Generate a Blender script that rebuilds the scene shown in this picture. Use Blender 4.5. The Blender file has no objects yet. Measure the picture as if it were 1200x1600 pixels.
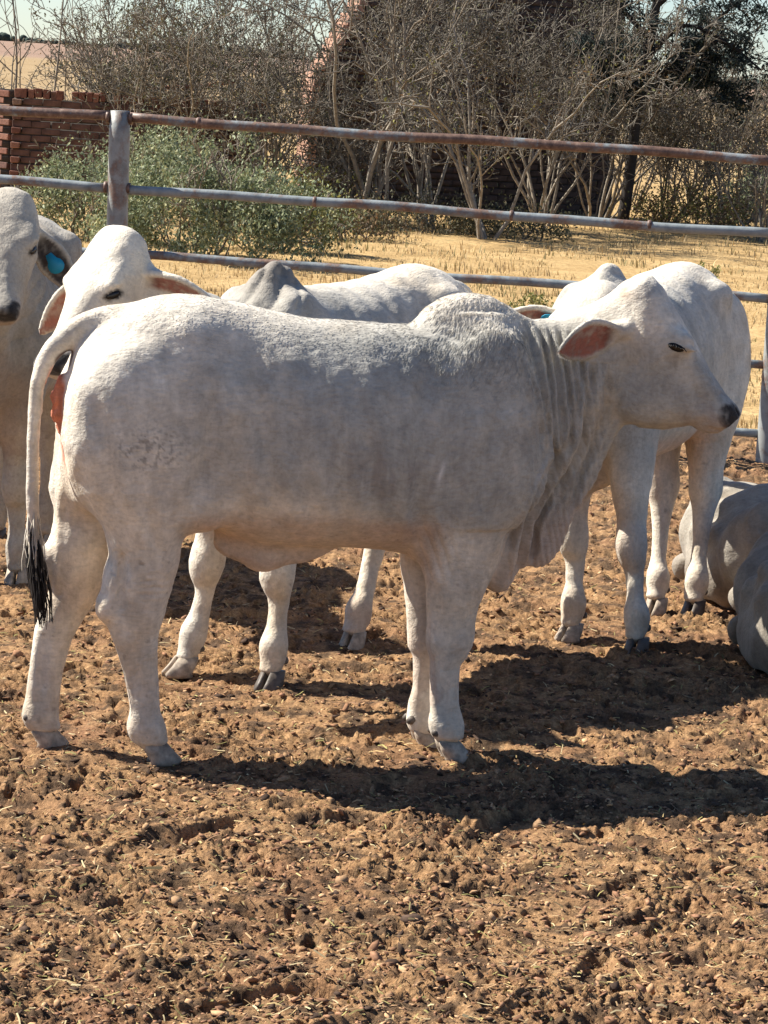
import bpy, bmesh, math, random
import numpy as np
from mathutils import Vector, Matrix
import openvdb

SC = bpy.context.scene
COL = SC.collection
R = math.radians
rng = np.random.default_rng(7)
random.seed(7)

# ------------------------------------------------------------------ camera
FPX, W0, H0 = 4500.0, 1200.0, 1600.0        # focal length in photo pixels
CAM = np.array([0.0, 0.0, 1.85])
PITCH, ROLL = math.atan(702.0 / FPX), R(3.7)
fw = np.array([0, math.cos(PITCH), -math.sin(PITCH)])
up0 = np.array([0, math.sin(PITCH), math.cos(PITCH)])
rt0 = np.array([1.0, 0, 0])
rt = rt0 * math.cos(ROLL) + up0 * math.sin(ROLL)
up = -rt0 * math.sin(ROLL) + up0 * math.cos(ROLL)
cam_d = bpy.data.cameras.new('camera')
cam_d.sensor_fit = 'VERTICAL'
cam_d.sensor_height = 36.0
cam_d.lens = 36.0 * FPX / H0
cam_d.clip_start = 0.1
cam_d.clip_end = 20000
cam = bpy.data.objects.new('camera', cam_d)
COL.objects.link(cam)
cam.matrix_world = Matrix(((rt[0], up[0], -fw[0], CAM[0]), (rt[1], up[1], -fw[1], CAM[1]),
                           (rt[2], up[2], -fw[2], CAM[2]), (0, 0, 0, 1)))
SC.camera = cam

# ------------------------------------------------------------------ sky + sun
SUN_EL, SUN_AZ = R(44), R(-73)              # azimuth from +Y towards +X
world = bpy.data.worlds.new('World')
SC.world = world
world.use_nodes = True
wn = world.node_tree.nodes
bg = wn['Background']
sky = wn.new('ShaderNodeTexSky')
sky.sky_type = 'NISHITA'
sky.sun_disc = False
sky.sun_elevation = SUN_EL
sky.sun_rotation = SUN_AZ
sky.altitude = 1400
sky.air_density = 1.0
sky.dust_density = 0.25
sky.ozone_density = 1.0
tint = wn.new('ShaderNodeMix')
tint.data_type, tint.blend_type = 'RGBA', 'MULTIPLY'
tint.inputs[0].default_value = 1.0
tint.inputs[7].default_value = (.86, .97, 1.13, 1)      # clear dry highveld air
world.node_tree.links.new(sky.outputs[0], tint.inputs[6])
world.node_tree.links.new(tint.outputs[2], bg.inputs[0])
bg.inputs[1].default_value = 0.056
sun_d = bpy.data.lights.new('sun', 'SUN')
sun_d.energy = 5.0
sun_d.angle = R(0.5)
sun_d.color = (1.0, 0.95, 0.85)
sun = bpy.data.objects.new('sun', sun_d)
COL.objects.link(sun)
sdir = Vector((math.sin(SUN_AZ) * math.cos(SUN_EL), math.cos(SUN_AZ) * math.cos(SUN_EL), math.sin(SUN_EL)))
sun.rotation_euler = (-sdir).to_track_quat('-Z', 'Y').to_euler()
SC.view_settings.view_transform = 'Standard'
SC.view_settings.look = 'None'
SC.view_settings.exposure = 1.13
SC.view_settings.gamma = 1
SC.view_settings.use_curve_mapping = False
SC.render.engine = 'CYCLES'
SC.cycles.use_denoising = True
SC.cycles.max_bounces = 6
SC.cycles.transparent_max_bounces = 8


# ------------------------------------------------------------------ helpers: rays
def ray(px, py):
    d = fw * FPX + rt * (px - W0 / 2) - up * (py - H0 / 2)
    return d / np.linalg.norm(d)


def on_ground(px, py, z=0.0):
    d = ray(px, py)
    t = (z - CAM[2]) / d[2]
    return CAM + d * t


def at_depth(px, py, Y):
    d = ray(px, py)
    return CAM + d * (Y / d[1])


# ------------------------------------------------------------------ helpers: objects
def props(o, label=None, cat=None, group=None, kind=None):
    if label: o['label'] = label
    if cat: o['category'] = cat
    if group: o['group'] = group
    if kind: o['kind'] = kind
    return o


def empty(name, loc=(0, 0, 0), rz=0.0):
    o = bpy.data.objects.new(name, None)
    o.empty_display_size = 0.1
    COL.objects.link(o)
    o.location = loc
    o.rotation_euler = (0, 0, rz)
    return o


def mesh_np(name, V, F, mat=None, parent=None, smooth=False, cols=None, colname='col'):
    """V (n,3); F (m,k) int array, or a list of such arrays"""
    me = bpy.data.meshes.new(name)
    Fs = F if isinstance(F, list) else [F]
    Fs = [np.asarray(f, dtype=np.int32) for f in Fs if len(f)]
    V = np.ascontiguousarray(V, dtype=np.float32)
    me.vertices.add(len(V))
    me.vertices.foreach_set('co', V.ravel())
    loops = np.concatenate([f.ravel() for f in Fs])
    tot = np.concatenate([np.full(len(f), f.shape[1], dtype=np.int32) for f in Fs])
    st = np.concatenate([[0], np.cumsum(tot)[:-1]]).astype(np.int32)
    me.loops.add(len(loops))
    me.loops.foreach_set('vertex_index', loops)
    me.polygons.add(len(tot))
    me.polygons.foreach_set('loop_start', st)
    me.polygons.foreach_set('loop_total', tot)
    if smooth:
        me.polygons.foreach_set('use_smooth', np.ones(len(tot), dtype=bool))
    me.update(calc_edges=True)
    if cols is not None:
        a = me.color_attributes.new(colname, 'FLOAT_COLOR', 'POINT')
        c4 = np.ones((len(V), 4), dtype=np.float32)
        c4[:, :3] = cols
        a.data.foreach_set('color', c4.ravel())
    if mat: me.materials.append(mat)
    o = bpy.data.objects.new(name, me)
    COL.objects.link(o)
    if parent is not None: o.parent = parent
    return o


class MB:
    """collects simple shapes into one mesh"""
    def __init__(s):
        s.v, s.q, s.t, s.c, s.n = [], [], [], [], 0

    def add(s, V, Q=None, T=None, col=None):
        V = np.asarray(V, float)
        s.v.append(V)
        if Q is not None and len(Q): s.q.append(np.asarray(Q) + s.n)
        if T is not None and len(T): s.t.append(np.asarray(T) + s.n)
        if col is not None: s.c.append(np.broadcast_to(np.asarray(col, float), (len(V), 3)))
        s.n += len(V)

    def box(s, c, d, rz=0.0, jit=0.0, col=None):
        d = np.asarray(d) / 2
        P = np.array([[x, y, z] for x in (-1, 1) for y in (-1, 1) for z in (-1, 1)], float) * d
        if jit: P += rng.uniform(-jit, jit, P.shape)
        ca, sa = math.cos(rz), math.sin(rz)
        P = P @ np.array([[ca, sa, 0], [-sa, ca, 0], [0, 0, 1]])
        s.add(P + c, [[0, 1, 3, 2], [4, 6, 7, 5], [0, 4, 5, 1], [2, 3, 7, 6], [0, 2, 6, 4], [1, 5, 7, 3]], col=col)

    def tube(s, P, r, n=6, cap=True, col=None):
        P = np.asarray(P, float)
        r = np.broadcast_to(np.asarray(r, float), (len(P),))
        T = np.gradient(P, axis=0)
        T /= np.linalg.norm(T, axis=1)[:, None] + 1e-12
        ref = np.array([0, 0, 1.0]) if abs(T[0][2]) < 0.9 else np.array([1.0, 0, 0])
        A = np.cross(T, ref)
        A /= np.linalg.norm(A, axis=1)[:, None] + 1e-12
        B = np.cross(T, A)
        a = np.arange(n) * 2 * math.pi / n
        V = P[:, None] + r[:, None, None] * (np.cos(a)[None, :, None] * A[:, None] + np.sin(a)[None, :, None] * B[:, None])
        m = len(P)
        i = (np.arange(m - 1) * n)[:, None]
        j = np.arange(n)[None]
        j2 = (j + 1) % n
        Q = np.stack([i + j, i + j2, i + n + j2, i + n + j], -1).reshape(-1, 4)
        V = V.reshape(-1, 3)
        T3 = []
        if cap:
            k = len(V)
            V = np.vstack([V, P[0], P[-1]])
            jj = np.arange(n)
            T3 = np.vstack([np.stack([np.full(n, k), (jj + 1) % n, jj], 1),
                            np.stack([np.full(n, k + 1), (m - 1) * n + jj, (m - 1) * n + (jj + 1) % n], 1)])
        s.add(V, Q, T3, col=col)

    def build(s, name, mat, parent=None, smooth=False):
        V = np.vstack(s.v)
        F = []
        if s.q: F.append(np.vstack(s.q))
        if s.t: F.append(np.vstack(s.t))
        return mesh_np(name, V, F, mat, parent, smooth, np.vstack(s.c) if s.c else None)


# ------------------------------------------------------------------ numpy noise
def _h(i, j, k, seed):
    n = (i * 374761393 + j * 668265263 + k * 1274126177 + seed * 974634777).astype(np.int64) & 0xffffffff
    n = ((n ^ (n >> 13)) * 1274126177) & 0xffffffff
    n = ((n ^ (n >> 15)) * 2246822519) & 0xffffffff
    return (n ^ (n >> 16)) & 0xffffffff


def noise3(P, seed=0):
    P = np.asarray(P, float)
    I = np.floor(P).astype(np.int64)
    f = P - I
    u = f * f * f * (f * (f * 6 - 15) + 10)
    out = np.zeros(len(P))
    for dx in (0, 1):
        wx = u[:, 0] if dx else 1 - u[:, 0]
        for dy in (0, 1):
            wy = u[:, 1] if dy else 1 - u[:, 1]
            for dz in (0, 1):
                wz = u[:, 2] if dz else 1 - u[:, 2]
                h = _h(I[:, 0] + dx, I[:, 1] + dy, I[:, 2] + dz, seed)
                g = np.stack([(h & 1023) / 511.5 - 1, ((h >> 10) & 1023) / 511.5 - 1, ((h >> 20) & 1023) / 511.5 - 1], 1)
                out += wx * wy * wz * ((f[:, 0] - dx) * g[:, 0] + (f[:, 1] - dy) * g[:, 1] + (f[:, 2] - dz) * g[:, 2])
    return out


def noise2(P, seed=0):
    P = np.asarray(P, float)
    I = np.floor(P).astype(np.int64)
    f = P - I
    u = f * f * f * (f * (f * 6 - 15) + 10)
    out = np.zeros(len(P))
    z = np.zeros(len(P), dtype=np.int64)
    for dx in (0, 1):
        wx = u[:, 0] if dx else 1 - u[:, 0]
        for dy in (0, 1):
            wy = u[:, 1] if dy else 1 - u[:, 1]
            h = _h(I[:, 0] + dx, I[:, 1] + dy, z, seed)
            a = (h & 65535) / 65536.0 * 2 * math.pi
            out += wx * wy * ((f[:, 0] - dx) * np.cos(a) + (f[:, 1] - dy) * np.sin(a))
    return out * 1.5


def fbm3(P, oct=4, seed=0, gain=0.5):
    s, a, f = 0, 1.0, 1.0
    for o in range(oct):
        s = s + a * noise3(P * f, seed + o)
        a *= gain
        f *= 2.03
    return s


def sstep(a, b, x):
    t = np.clip((x - a) / (b - a), 0, 1)
    return t * t * (3 - 2 * t)


# ------------------------------------------------------------------ material helpers
def new_mat(name):
    m = bpy.data.materials.new(name)
    m.use_nodes = True
    nt = m.node_tree
    b = nt.nodes['Principled BSDF']
    b.inputs['Specular IOR Level'].default_value = 0.3
    return m, nt, b


def N(nt, t, **kw):
    n = nt.nodes.new(t)
    for k, v in kw.items():
        if k in n.inputs: n.inputs[k].default_value = v
        else: setattr(n, k, v)
    return n


def L(nt, a, b):
    nt.links.new(a, b)


def ramp(nt, fac, stops):
    r = nt.nodes.new('ShaderNodeValToRGB')
    e = r.color_ramp.elements
    while len(e) < len(stops): e.new(0.5)
    for el, (p, c) in zip(e, stops):
        el.position = p
        el.color = (*c, 1) if len(c) == 3 else c
    L(nt, fac, r.inputs[0])
    return r.outputs[0]


def mixc(nt, fac, a, b, mode='MIX'):
    n = nt.nodes.new('ShaderNodeMix')
    n.data_type = 'RGBA'
    n.blend_type = mode
    for s, v in ((n.inputs[0], fac), (n.inputs[6], a), (n.inputs[7], b)):
        if hasattr(v, 'is_linked') or hasattr(v, 'links'): L(nt, v, s)
        elif isinstance(v, (int, float)): s.default_value = v
        else: s.default_value = (*v, 1)
    return n.outputs[2]


def noise_tex(nt, scale, detail=4, rough=0.55, coord=None, dist=0.0):
    n = N(nt, 'ShaderNodeTexNoise', Scale=scale, Detail=detail, Roughness=rough, Distortion=dist)
    if coord is not None: L(nt, coord, n.inputs['Vector'])
    return n.outputs['Fac']


def texco(nt, which='Object'):
    return nt.nodes.new('ShaderNodeTexCoord').outputs[which]


def scaled(nt, co, s):
    m = nt.nodes.new('ShaderNodeMapping')
    m.inputs['Scale'].default_value = s
    L(nt, co, m.inputs['Vector'])
    return m.outputs[0]


def bump(nt, b, h, strength=0.5, dist=0.01):
    n = N(nt, 'ShaderNodeBump', Strength=strength, Distance=dist)
    L(nt, h, n.inputs['Height'])
    L(nt, n.outputs[0], b.inputs['Normal'])
    return n


def simple_mat(name, col, rough=.6, var=.25, scale=30, spec=.3, bmp=0.0, metal=0.0):
    m, nt, b = new_mat(name)
    co = texco(nt)
    n = noise_tex(nt, scale, 4, .6, co)
    c = np.asarray(col)
    L(nt, ramp(nt, n, [(.3, tuple(c * (1 - var))), (.7, tuple(np.minimum(c * (1 + var), 1)))]), b.inputs['Base Color'])
    b.inputs['Roughness'].default_value = rough
    b.inputs['Specular IOR Level'].default_value = spec
    b.inputs['Metallic'].default_value = metal
    if bmp: bump(nt, b, n, bmp, .01)
    return m


def ci(x, xs, ys):
    """smooth (monotone cubic) interpolation"""
    xs, ys = np.asarray(xs, float), np.asarray(ys, float)
    h = np.diff(xs)
    d = np.diff(ys) / h
    m = np.zeros_like(ys)
    m[0], m[-1] = d[0], d[-1]
    ok = d[:-1] * d[1:] > 0
    w1, w2 = 2 * h[1:] + h[:-1], h[1:] + 2 * h[:-1]
    with np.errstate(divide='ignore', invalid='ignore'):
        m[1:-1] = np.where(ok, (w1 + w2) / (w1 / d[:-1] + w2 / d[1:]), 0)
    x = np.clip(np.asarray(x, float), xs[0], xs[-1])
    i = np.clip(np.searchsorted(xs, x) - 1, 0, len(h) - 1)
    t = (x - xs[i]) / h[i]
    t2, t3 = t * t, t * t * t
    return ((2 * t3 - 3 * t2 + 1) * ys[i] + (t3 - 2 * t2 + t) * h[i] * m[i] + (3 * t2 - 2 * t3) * ys[i + 1] + (t3 - t2) * h[i] * m[i + 1])


def spline(P, n):
    P = np.asarray(P, float)
    s = np.concatenate([[0], np.cumsum(np.linalg.norm(np.diff(P[:, :3], axis=0), axis=1))])
    u = np.linspace(0, s[-1], n)
    # Catmull-Rom on arc length
    out = np.zeros((n, P.shape[1]))
    for c in range(P.shape[1]):
        m = np.gradient(P[:, c], s)
        i = np.clip(np.searchsorted(s, u) - 1, 0, len(s) - 2)
        h = s[i + 1] - s[i]
        t = (u - s[i]) / h
        t2, t3 = t * t, t ** 3
        out[:, c] = (2 * t3 - 3 * t2 + 1) * P[i, c] + (t3 - 2 * t2 + t) * h * m[i] + (3 * t2 - 2 * t3) * P[i + 1, c] + (t3 - t2) * h * m[i + 1]
    return out

# ================================================================== trampled pen floor
def pen_height(X, Y):
    """churned dung and soil: swells, hoof pits, clods, crumbs"""
    P = np.stack([X, Y], 1)
    wv = np.stack([noise2(P * 2.1, 5), noise2(P * 2.1, 6)], 1)
    h = .016 * noise2(P * .9, 1) + .012 * noise2(P * 2.3 + wv * .3, 2)
    n = noise2(P * 6.5 + wv * .8, 3)
    h += .010 * n
    # hoof pits: deep, with raised lips
    pit = noise2(P * 5.2 + 40 + wv, 7)
    h += -.017 * sstep(.28, .62, pit) + .005 * sstep(.05, .26, pit) * sstep(.42, .28, pit)
    # clods: billowy ridges at three sizes
    am = .38 + .95 * sstep(-.30, .40, noise2(P * 3.3, 9))
    for f, a, sd in ((13, .008, 11), (29, .0075, 12), (61, .0055, 13), (118, .0034, 14)):
        q = noise2(P * np.array([f * .8, f * 1.3]) + wv * 2, sd)
        r = 1 - np.abs(noise2(P * np.array([f * 1.3, f * .9]) + 17 + wv * 3, sd + 40)) * 2.2
        h += a * am * (.9 * q + .55 * np.maximum(r, -.2))
    # small dark holes
    q = noise2(P * 19 + 3.3, 21)
    h -= .020 * sstep(.40, .60, q)
    return h


def pen_edge(X):
    return 15.3 + .25 * np.sin(X * .9) + .15 * np.sin(X * 2.3 + 1)


def make_pen():
    # rows spaced so that each covers about the same height of the picture
    d = np.concatenate([np.linspace(-4, 4.5, 40), 1.85 / np.linspace(1.85 / 4.6, 1.85 / 16.5, 860)])
    w_ = np.linspace(1.03, 9, 60)
    u = np.concatenate([-w_[::-1], np.linspace(-1, 1, 620), w_])
    Yg = np.repeat(d, len(u))
    Xg = (u[None] * (np.maximum(d, 1) * .165 + .35)[:, None]).ravel()
    Xg = Xg + .002 * np.sin(Yg * 311) 
    Z = pen_height(Xg, Yg) * np.clip(1.1, 0, 2)
    Z *= .55 + .45 * sstep(16.3, 14.5, Yg)
    Z -= .004
    Z -= .03 * sstep(15.0, 16.4, Yg)
    n, m = len(d), len(u)
    i = (np.arange(n - 1) * m)[:, None] + np.arange(m - 1)[None]
    Q = np.stack([i, i + 1, i + 1 + m, i + m], -1).reshape(-1, 4)
    P2 = np.stack([Xg, Yg], 1)
    # pigment: red-brown earth, straw-coloured fibre, black dung, darker in the hollows
    t1, t2, t3 = noise2(P2 * 3.1, 31) + .5 * noise2(P2 * 7, 32), noise2(P2 * 24, 33) + .6 * noise2(P2 * 60, 36), noise2(P2 * 11, 34) + .6 * noise2(P2 * 33, 35)
    c = np.tile(np.array([.295, .168, .083]), (len(P2), 1))
    c += (np.array([.415, .258, .134]) - c) * np.clip(.42 + .6 * t2, 0, 1)[:, None]
    c += (np.array([.22, .115, .066]) - c) * np.clip(.1 + .7 * t1, 0, .75)[:, None]
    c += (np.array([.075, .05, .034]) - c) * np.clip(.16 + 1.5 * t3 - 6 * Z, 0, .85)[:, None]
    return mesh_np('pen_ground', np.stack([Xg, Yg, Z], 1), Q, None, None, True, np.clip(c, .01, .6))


m, nt, b = new_mat('churned_soil')
a = N(nt, 'ShaderNodeVertexColor', layer_name='col')
co = texco(nt)
n1, n2 = noise_tex(nt, 130, 5, .7, co), noise_tex(nt, 48, 4, .65, co)
c = mixc(nt, .9, a.outputs[0], ramp(nt, n1, [(.32, (.5, .48, .46)), (.5, (1, 1, 1)), (.70, (1.5, 1.5, 1.42))]), 'MULTIPLY')
c = mixc(nt, .8, c, ramp(nt, n2, [(.35, (.62, .60, .58)), (.62, (1.2, 1.18, 1.15))]), 'MULTIPLY')
L(nt, c, b.inputs['Base Color'])
b.inputs['Roughness'].default_value = .95
b.inputs['Specular IOR Level'].default_value = .12
bump(nt, b, n1, .8, .012)
M_SOIL = m
pen = make_pen()
pen.data.materials.append(M_SOIL)
props(pen, kind='structure')


def pen_z(x, y):
    return float(pen_height(np.array([x]), np.array([y]))[0]) * 1.1 - .004


# loose straw, dung crumbs and clods lying on the floor (nobody could count them)
M_CRUMB = None
def litter():
    g = np.random.default_rng(3)
    # crumbs
    m, nt, b = new_mat('dung_crumb')
    a = N(nt, 'ShaderNodeVertexColor', layer_name='col')
    co = texco(nt)
    c = mixc(nt, .8, a.outputs[0], ramp(nt, noise_tex(nt, 120, 3, .6, co), [(.3, (.55, .55, .55)), (.7, (1.35, 1.3, 1.25))]), 'MULTIPLY')
    L(nt, c, b.inputs['Base Color'])
    b.inputs['Roughness'].default_value = .95
    b.inputs['Specular IOR Level'].default_value = .1
    ico = bmesh.new(); bmesh.ops.create_icosphere(ico, subdivisions=1, radius=1)
    iv = np.array([v.co for v in ico.verts]); it = np.array([[v.index for v in f.verts] for f in ico.faces]); ico.free()
    n = 34000
    dd = 1.85 / g.uniform(1.85 / 15.4, 1.85 / 5.0, n)
    xx = g.uniform(-1, 1, n) * (dd * .15 + .2)
    zz = pen_height(xx, dd) * 1.1 - .004
    sz = g.lognormal(math.log(.0036), .5, n)
    sz = np.minimum(sz, .011)
    sz[:14] = g.uniform(.010, .020, 14)
    V = np.zeros((n, 12, 3)); C = np.zeros((n, 12, 3))
    base = np.array([[.07, .046, .034], [.23, .125, .075], [.40, .25, .14], [.28, .155, .09]])
    ax = g.uniform(.5, 1.6, (n, 1, 3)) * np.array([1.3, 1.0, .8])
    V = iv[None] * ax * g.uniform(.75, 1.25, (n, 12, 1)) * sz[:, None, None]
    V[14:, :, 2] *= .45
    ti = g.normal(0, .45, (n, 1)); V = np.stack([V[..., 0] * np.cos(ti) - V[..., 2] * np.sin(ti), V[..., 1], V[..., 0] * np.sin(ti) + V[..., 2] * np.cos(ti)], -1)
    an = g.uniform(0, 6.28, n); ca, sa = np.cos(an)[:, None], np.sin(an)[:, None]
    V = np.stack([V[..., 0] * ca - V[..., 1] * sa, V[..., 0] * sa + V[..., 1] * ca, V[..., 2]], -1)
    V += np.stack([xx, dd, zz + sz * .30], 1)[:, None]
    C[:] = (base[g.integers(0, 4, n)] * g.uniform(.7, 1.4, (n, 1)))[:, None]
    T = it[None] + 12 * np.arange(n)[:, None, None]
    o = mesh_np('dung_crumbs', V.reshape(-1, 3), T.reshape(-1, 3), m, None, False, C.reshape(-1, 3))
    props(o, 'loose crumbs of dry dung and soil strewn over the pen floor', 'dung', kind='stuff')
    # straw bits: bent thin strips
    n = 11500
    dd = 1.85 / g.uniform(1.85 / 15.4, 1.85 / 5.0, n)
    xx = g.uniform(-1, 1, n) * (dd * .15 + .2)
    zz = pen_height(xx, dd) * 1.1 - .002
    ln = g.lognormal(math.log(.016), .5, n)
    wd = g.uniform(.0008, .0019, n)
    an = g.uniform(0, 6.28, n); ti = g.normal(.12, .25, n)
    d = np.stack([np.cos(an) * np.cos(ti), np.sin(an) * np.cos(ti), np.sin(ti)], 1)
    s = np.stack([-np.sin(an), np.cos(an), g.normal(0, .4, n)], 1)
    p = np.stack([xx, dd, zz + .005], 1)
    bend = np.stack([np.zeros(n), np.zeros(n), g.uniform(-.2, .5, n)], 1)
    V = np.stack([p - d * ln[:, None] * .5 + s * wd[:, None], p - d * ln[:, None] * .5 - s * wd[:, None],
                  p + bend * ln[:, None] * .3 - s * wd[:, None], p + bend * ln[:, None] * .3 + s * wd[:, None],
                  p + d * ln[:, None] * .5 - s * wd[:, None], p + d * ln[:, None] * .5 + s * wd[:, None]], 1)
    Q = np.array([[0, 1, 2, 3], [3, 2, 4, 5]])[None] + 6 * np.arange(n)[:, None, None]
    base = np.array([[.42, .30, .13], [.34, .22, .11], [.50, .40, .22], [.25, .14, .075], [.30, .26, .09]])
    C = np.repeat((base[g.integers(0, 5, n)] * g.uniform(.7, 1.25, (n, 1)))[:, None], 6, 1)
    m, nt, b = new_mat('dry_straw')
    a = N(nt, 'ShaderNodeVertexColor', layer_name='col')
    L(nt, a.outputs[0], b.inputs['Base Color'])
    b.inputs['Roughness'].default_value = .8
    o = mesh_np('straw_litter', V.reshape(-1, 3), Q.reshape(-1, 4), m, None, False, C.reshape(-1, 3))
    props(o, 'bits of dry straw and hay scattered over the pen floor', 'straw', kind='stuff')


litter()

# ================================================================== beyond the pen: ground, fence, brickwork
m, nt, b = new_mat('dry_grassland')
geo = nt.nodes.new('ShaderNodeNewGeometry')
sep = nt.nodes.new('ShaderNodeSeparateXYZ')
L(nt, geo.outputs['Position'], sep.inputs[0])
pos = geo.outputs['Position']
near = ramp(nt, noise_tex(nt, 1.4, 5, .65, pos), [(.28, (.16, .12, .06)), (.42, (.38, .25, .115)), (.60, (.50, .345, .17)), (.76, (.24, .19, .095))])
fine = ramp(nt, noise_tex(nt, 22, 4, .7, pos), [(.3, (.55, .53, .5)), (.6, (1.1, 1.1, 1.05))])
near = mixc(nt, .9, near, fine, 'MULTIPLY')
far1 = ramp(nt, noise_tex(nt, .035, 4, .6, pos), [(.35, (.29, .20, .105)), (.65, (.36, .26, .145))])
far2 = ramp(nt, noise_tex(nt, .012, 4, .6, pos), [(.35, (.25, .165, .12)), (.65, (.30, .20, .145))])
def ystep(a, b_):
    mr = N(nt, 'ShaderNodeMapRange')
    mr.interpolation_type = 'SMOOTHSTEP'
    mr.inputs[1].default_value, mr.inputs[2].default_value = a, b_
    L(nt, sep.outputs[1], mr.inputs[0])
    return mr.outputs[0]
c = mixc(nt, ystep(48, 80), near, far1)
c = mixc(nt, ystep(255, 330), c, far2)
L(nt, c, b.inputs['Base Color'])
b.inputs['Roughness'].default_value = .95
b.inputs['Specular IOR Level'].default_value = .1
bump(nt, b, noise_tex(nt, 18, 4, .7, pos), .6, .04)
M_GRASSLAND = m
yy = np.concatenate([[-60, 0, 4, 13.9], np.linspace(14.4, 60, 90), np.geomspace(64, 9000, 40)])
xx = np.concatenate([-np.geomspace(7000, 14, 24), np.linspace(-12, 12, 90), np.geomspace(14, 7000, 24)])
Xg, Yg = np.meshgrid(xx, yy)
Pg = np.stack([Xg.ravel(), Yg.ravel()], 1)
Zg = np.where(Pg[:, 1] > 14.2, .035 * noise2(Pg * .7, 3) + .02 * noise2(Pg * 2.2, 4) - .005, -.16) * sstep(9000, 60, Pg[:, 1]) - .0
Zg = np.where(Pg[:, 1] > 14.2, Zg - .10 * sstep(15.6, 14.2, Pg[:, 1]), -.16)
n_, m_ = len(yy), len(xx)
i = (np.arange(n_ - 1) * m_)[:, None] + np.arange(m_ - 1)[None]
Q = np.stack([i, i + 1, i + 1 + m_, i + m_], -1).reshape(-1, 4)
g = mesh_np('grassland_ground', np.column_stack([Pg, Zg]), Q, M_GRASSLAND, None, True)
props(g, kind='structure')

# distant tree line on the horizon
def tree_line():
    g = np.random.default_rng(5)
    mb = MB()
    ico = bmesh.new(); bmesh.ops.create_icosphere(ico, subdivisions=2, radius=1)
    iv = np.array([v.co for v in ico.verts]); it = np.array([[v.index for v in f.verts] for f in ico.faces]); ico.free()
    for k in range(1500):
        x = g.uniform(-900, 900); y = 1500 + g.uniform(-25, 40)
        h = g.uniform(1.2, 2.0) * (1 + .5 * math.sin(x * .045) + .4 * g.uniform(0, 1))
        v = iv * (1 + .5 * noise3(iv * 1.7 + k * 3.1, 5))[:, None] * np.array([h * 1.1, h, h])
        mb.add(v + [x, y, h * .7], None, it)
    o = mb.build('tree_line', simple_mat('distant_leaves', (.045, .06, .05), .9, .4, .4, .1), None, False)
    props(o, 'dark line of distant trees along the horizon beyond the fields', 'woodland', kind='stuff')


tree_line()

# ------------------------------------------------------------------ pipe fence
def make_pipe_mat():
    m, nt, b = new_mat('weathered_pipe')
    co = texco(nt)
    n1, n2, n3 = noise_tex(nt, 3.2, 6, .65, co), noise_tex(nt, 26, 5, .7, co), noise_tex(nt, 9, 4, .6, co)
    paint = ramp(nt, n3, [(.3, (.13, .155, .165)), (.52, (.27, .295, .30)), (.75, (.17, .20, .215))])
    rust = ramp(nt, n2, [(.3, (.06, .034, .026)), (.55, (.17, .10, .072)), (.75, (.34, .24, .18))])
    a = N(nt, 'ShaderNodeMath', operation='ADD')
    L(nt, n1, a.inputs[0])
    sc = N(nt, 'ShaderNodeMath', operation='MULTIPLY'); sc.inputs[1].default_value = .5
    L(nt, n2, sc.inputs[0]); L(nt, sc.outputs[0], a.inputs[1])
    oi = nt.nodes.new('ShaderNodeObjectInfo')
    ad = N(nt, 'ShaderNodeMath', operation='ADD')
    L(nt, a.outputs[0], ad.inputs[0])
    sep = nt.nodes.new('ShaderNodeSeparateColor')
    L(nt, oi.outputs['Color'], sep.inputs[0])
    L(nt, sep.outputs[0], ad.inputs[1])
    f = ramp(nt, ad.outputs[0], [(.76, (0, 0, 0)), (.90, (1, 1, 1))])
    pale = mixc(nt, sep.outputs[1], paint, ramp(nt, n3, [(.3, (.22, .215, .19)), (.6, (.36, .345, .31))]))
    L(nt, mixc(nt, f, pale, rust), b.inputs['Base Color'])
    b.inputs['Roughness'].default_value = .5
    b.inputs['Specular IOR Level'].default_value = .4
    bump(nt, b, n2, .35, .006)
    return m


M_PIPE = make_pipe_mat()
DL, DR = 14.50, 14.22
fence = empty('pipe_fence', tuple(np.append(at_depth(183, 500, DL)[:2], 0)))
props(fence, 'weathered steel pipe fence of five rails between the pen and the dry grass', 'fence')
f0 = np.array(fence.location)
RAILS = [(184, 250, .0250, .17), (293.5, 366, .0240, -.16), (396, 467, .0225, -.13), (501, 572, .021, -.10), (605, 676, .021, -.05)]
pl = [at_depth(187 - .036 * (a - 184), a, DL) for a, b_, r, k in RAILS]
pr = [at_depth(1213 + .055 * (620 - b_), b_ + 1.2, DR) for a, b_, r, k in RAILS]
for (a, b_, r, k), A, B in zip(RAILS, pl, pr):
    d = B - A
    for t0, t1 in ((-1.0, -.012), (.012, .985), (1.012, 2.0)):
        n = 30
        t = np.linspace(t0, t1, n)
        P = A[None] + d[None] * t[:, None]
        P[:, 2] += .004 * np.sin(t * 9 + a) + .003 * np.sin(t * 23 + a)
        mb = MB(); mb.tube(P - f0, r, 14)
        o = mb.build('rail', M_PIPE, fence, True)
        o.color = (k, 0, 0, 1)
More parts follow.
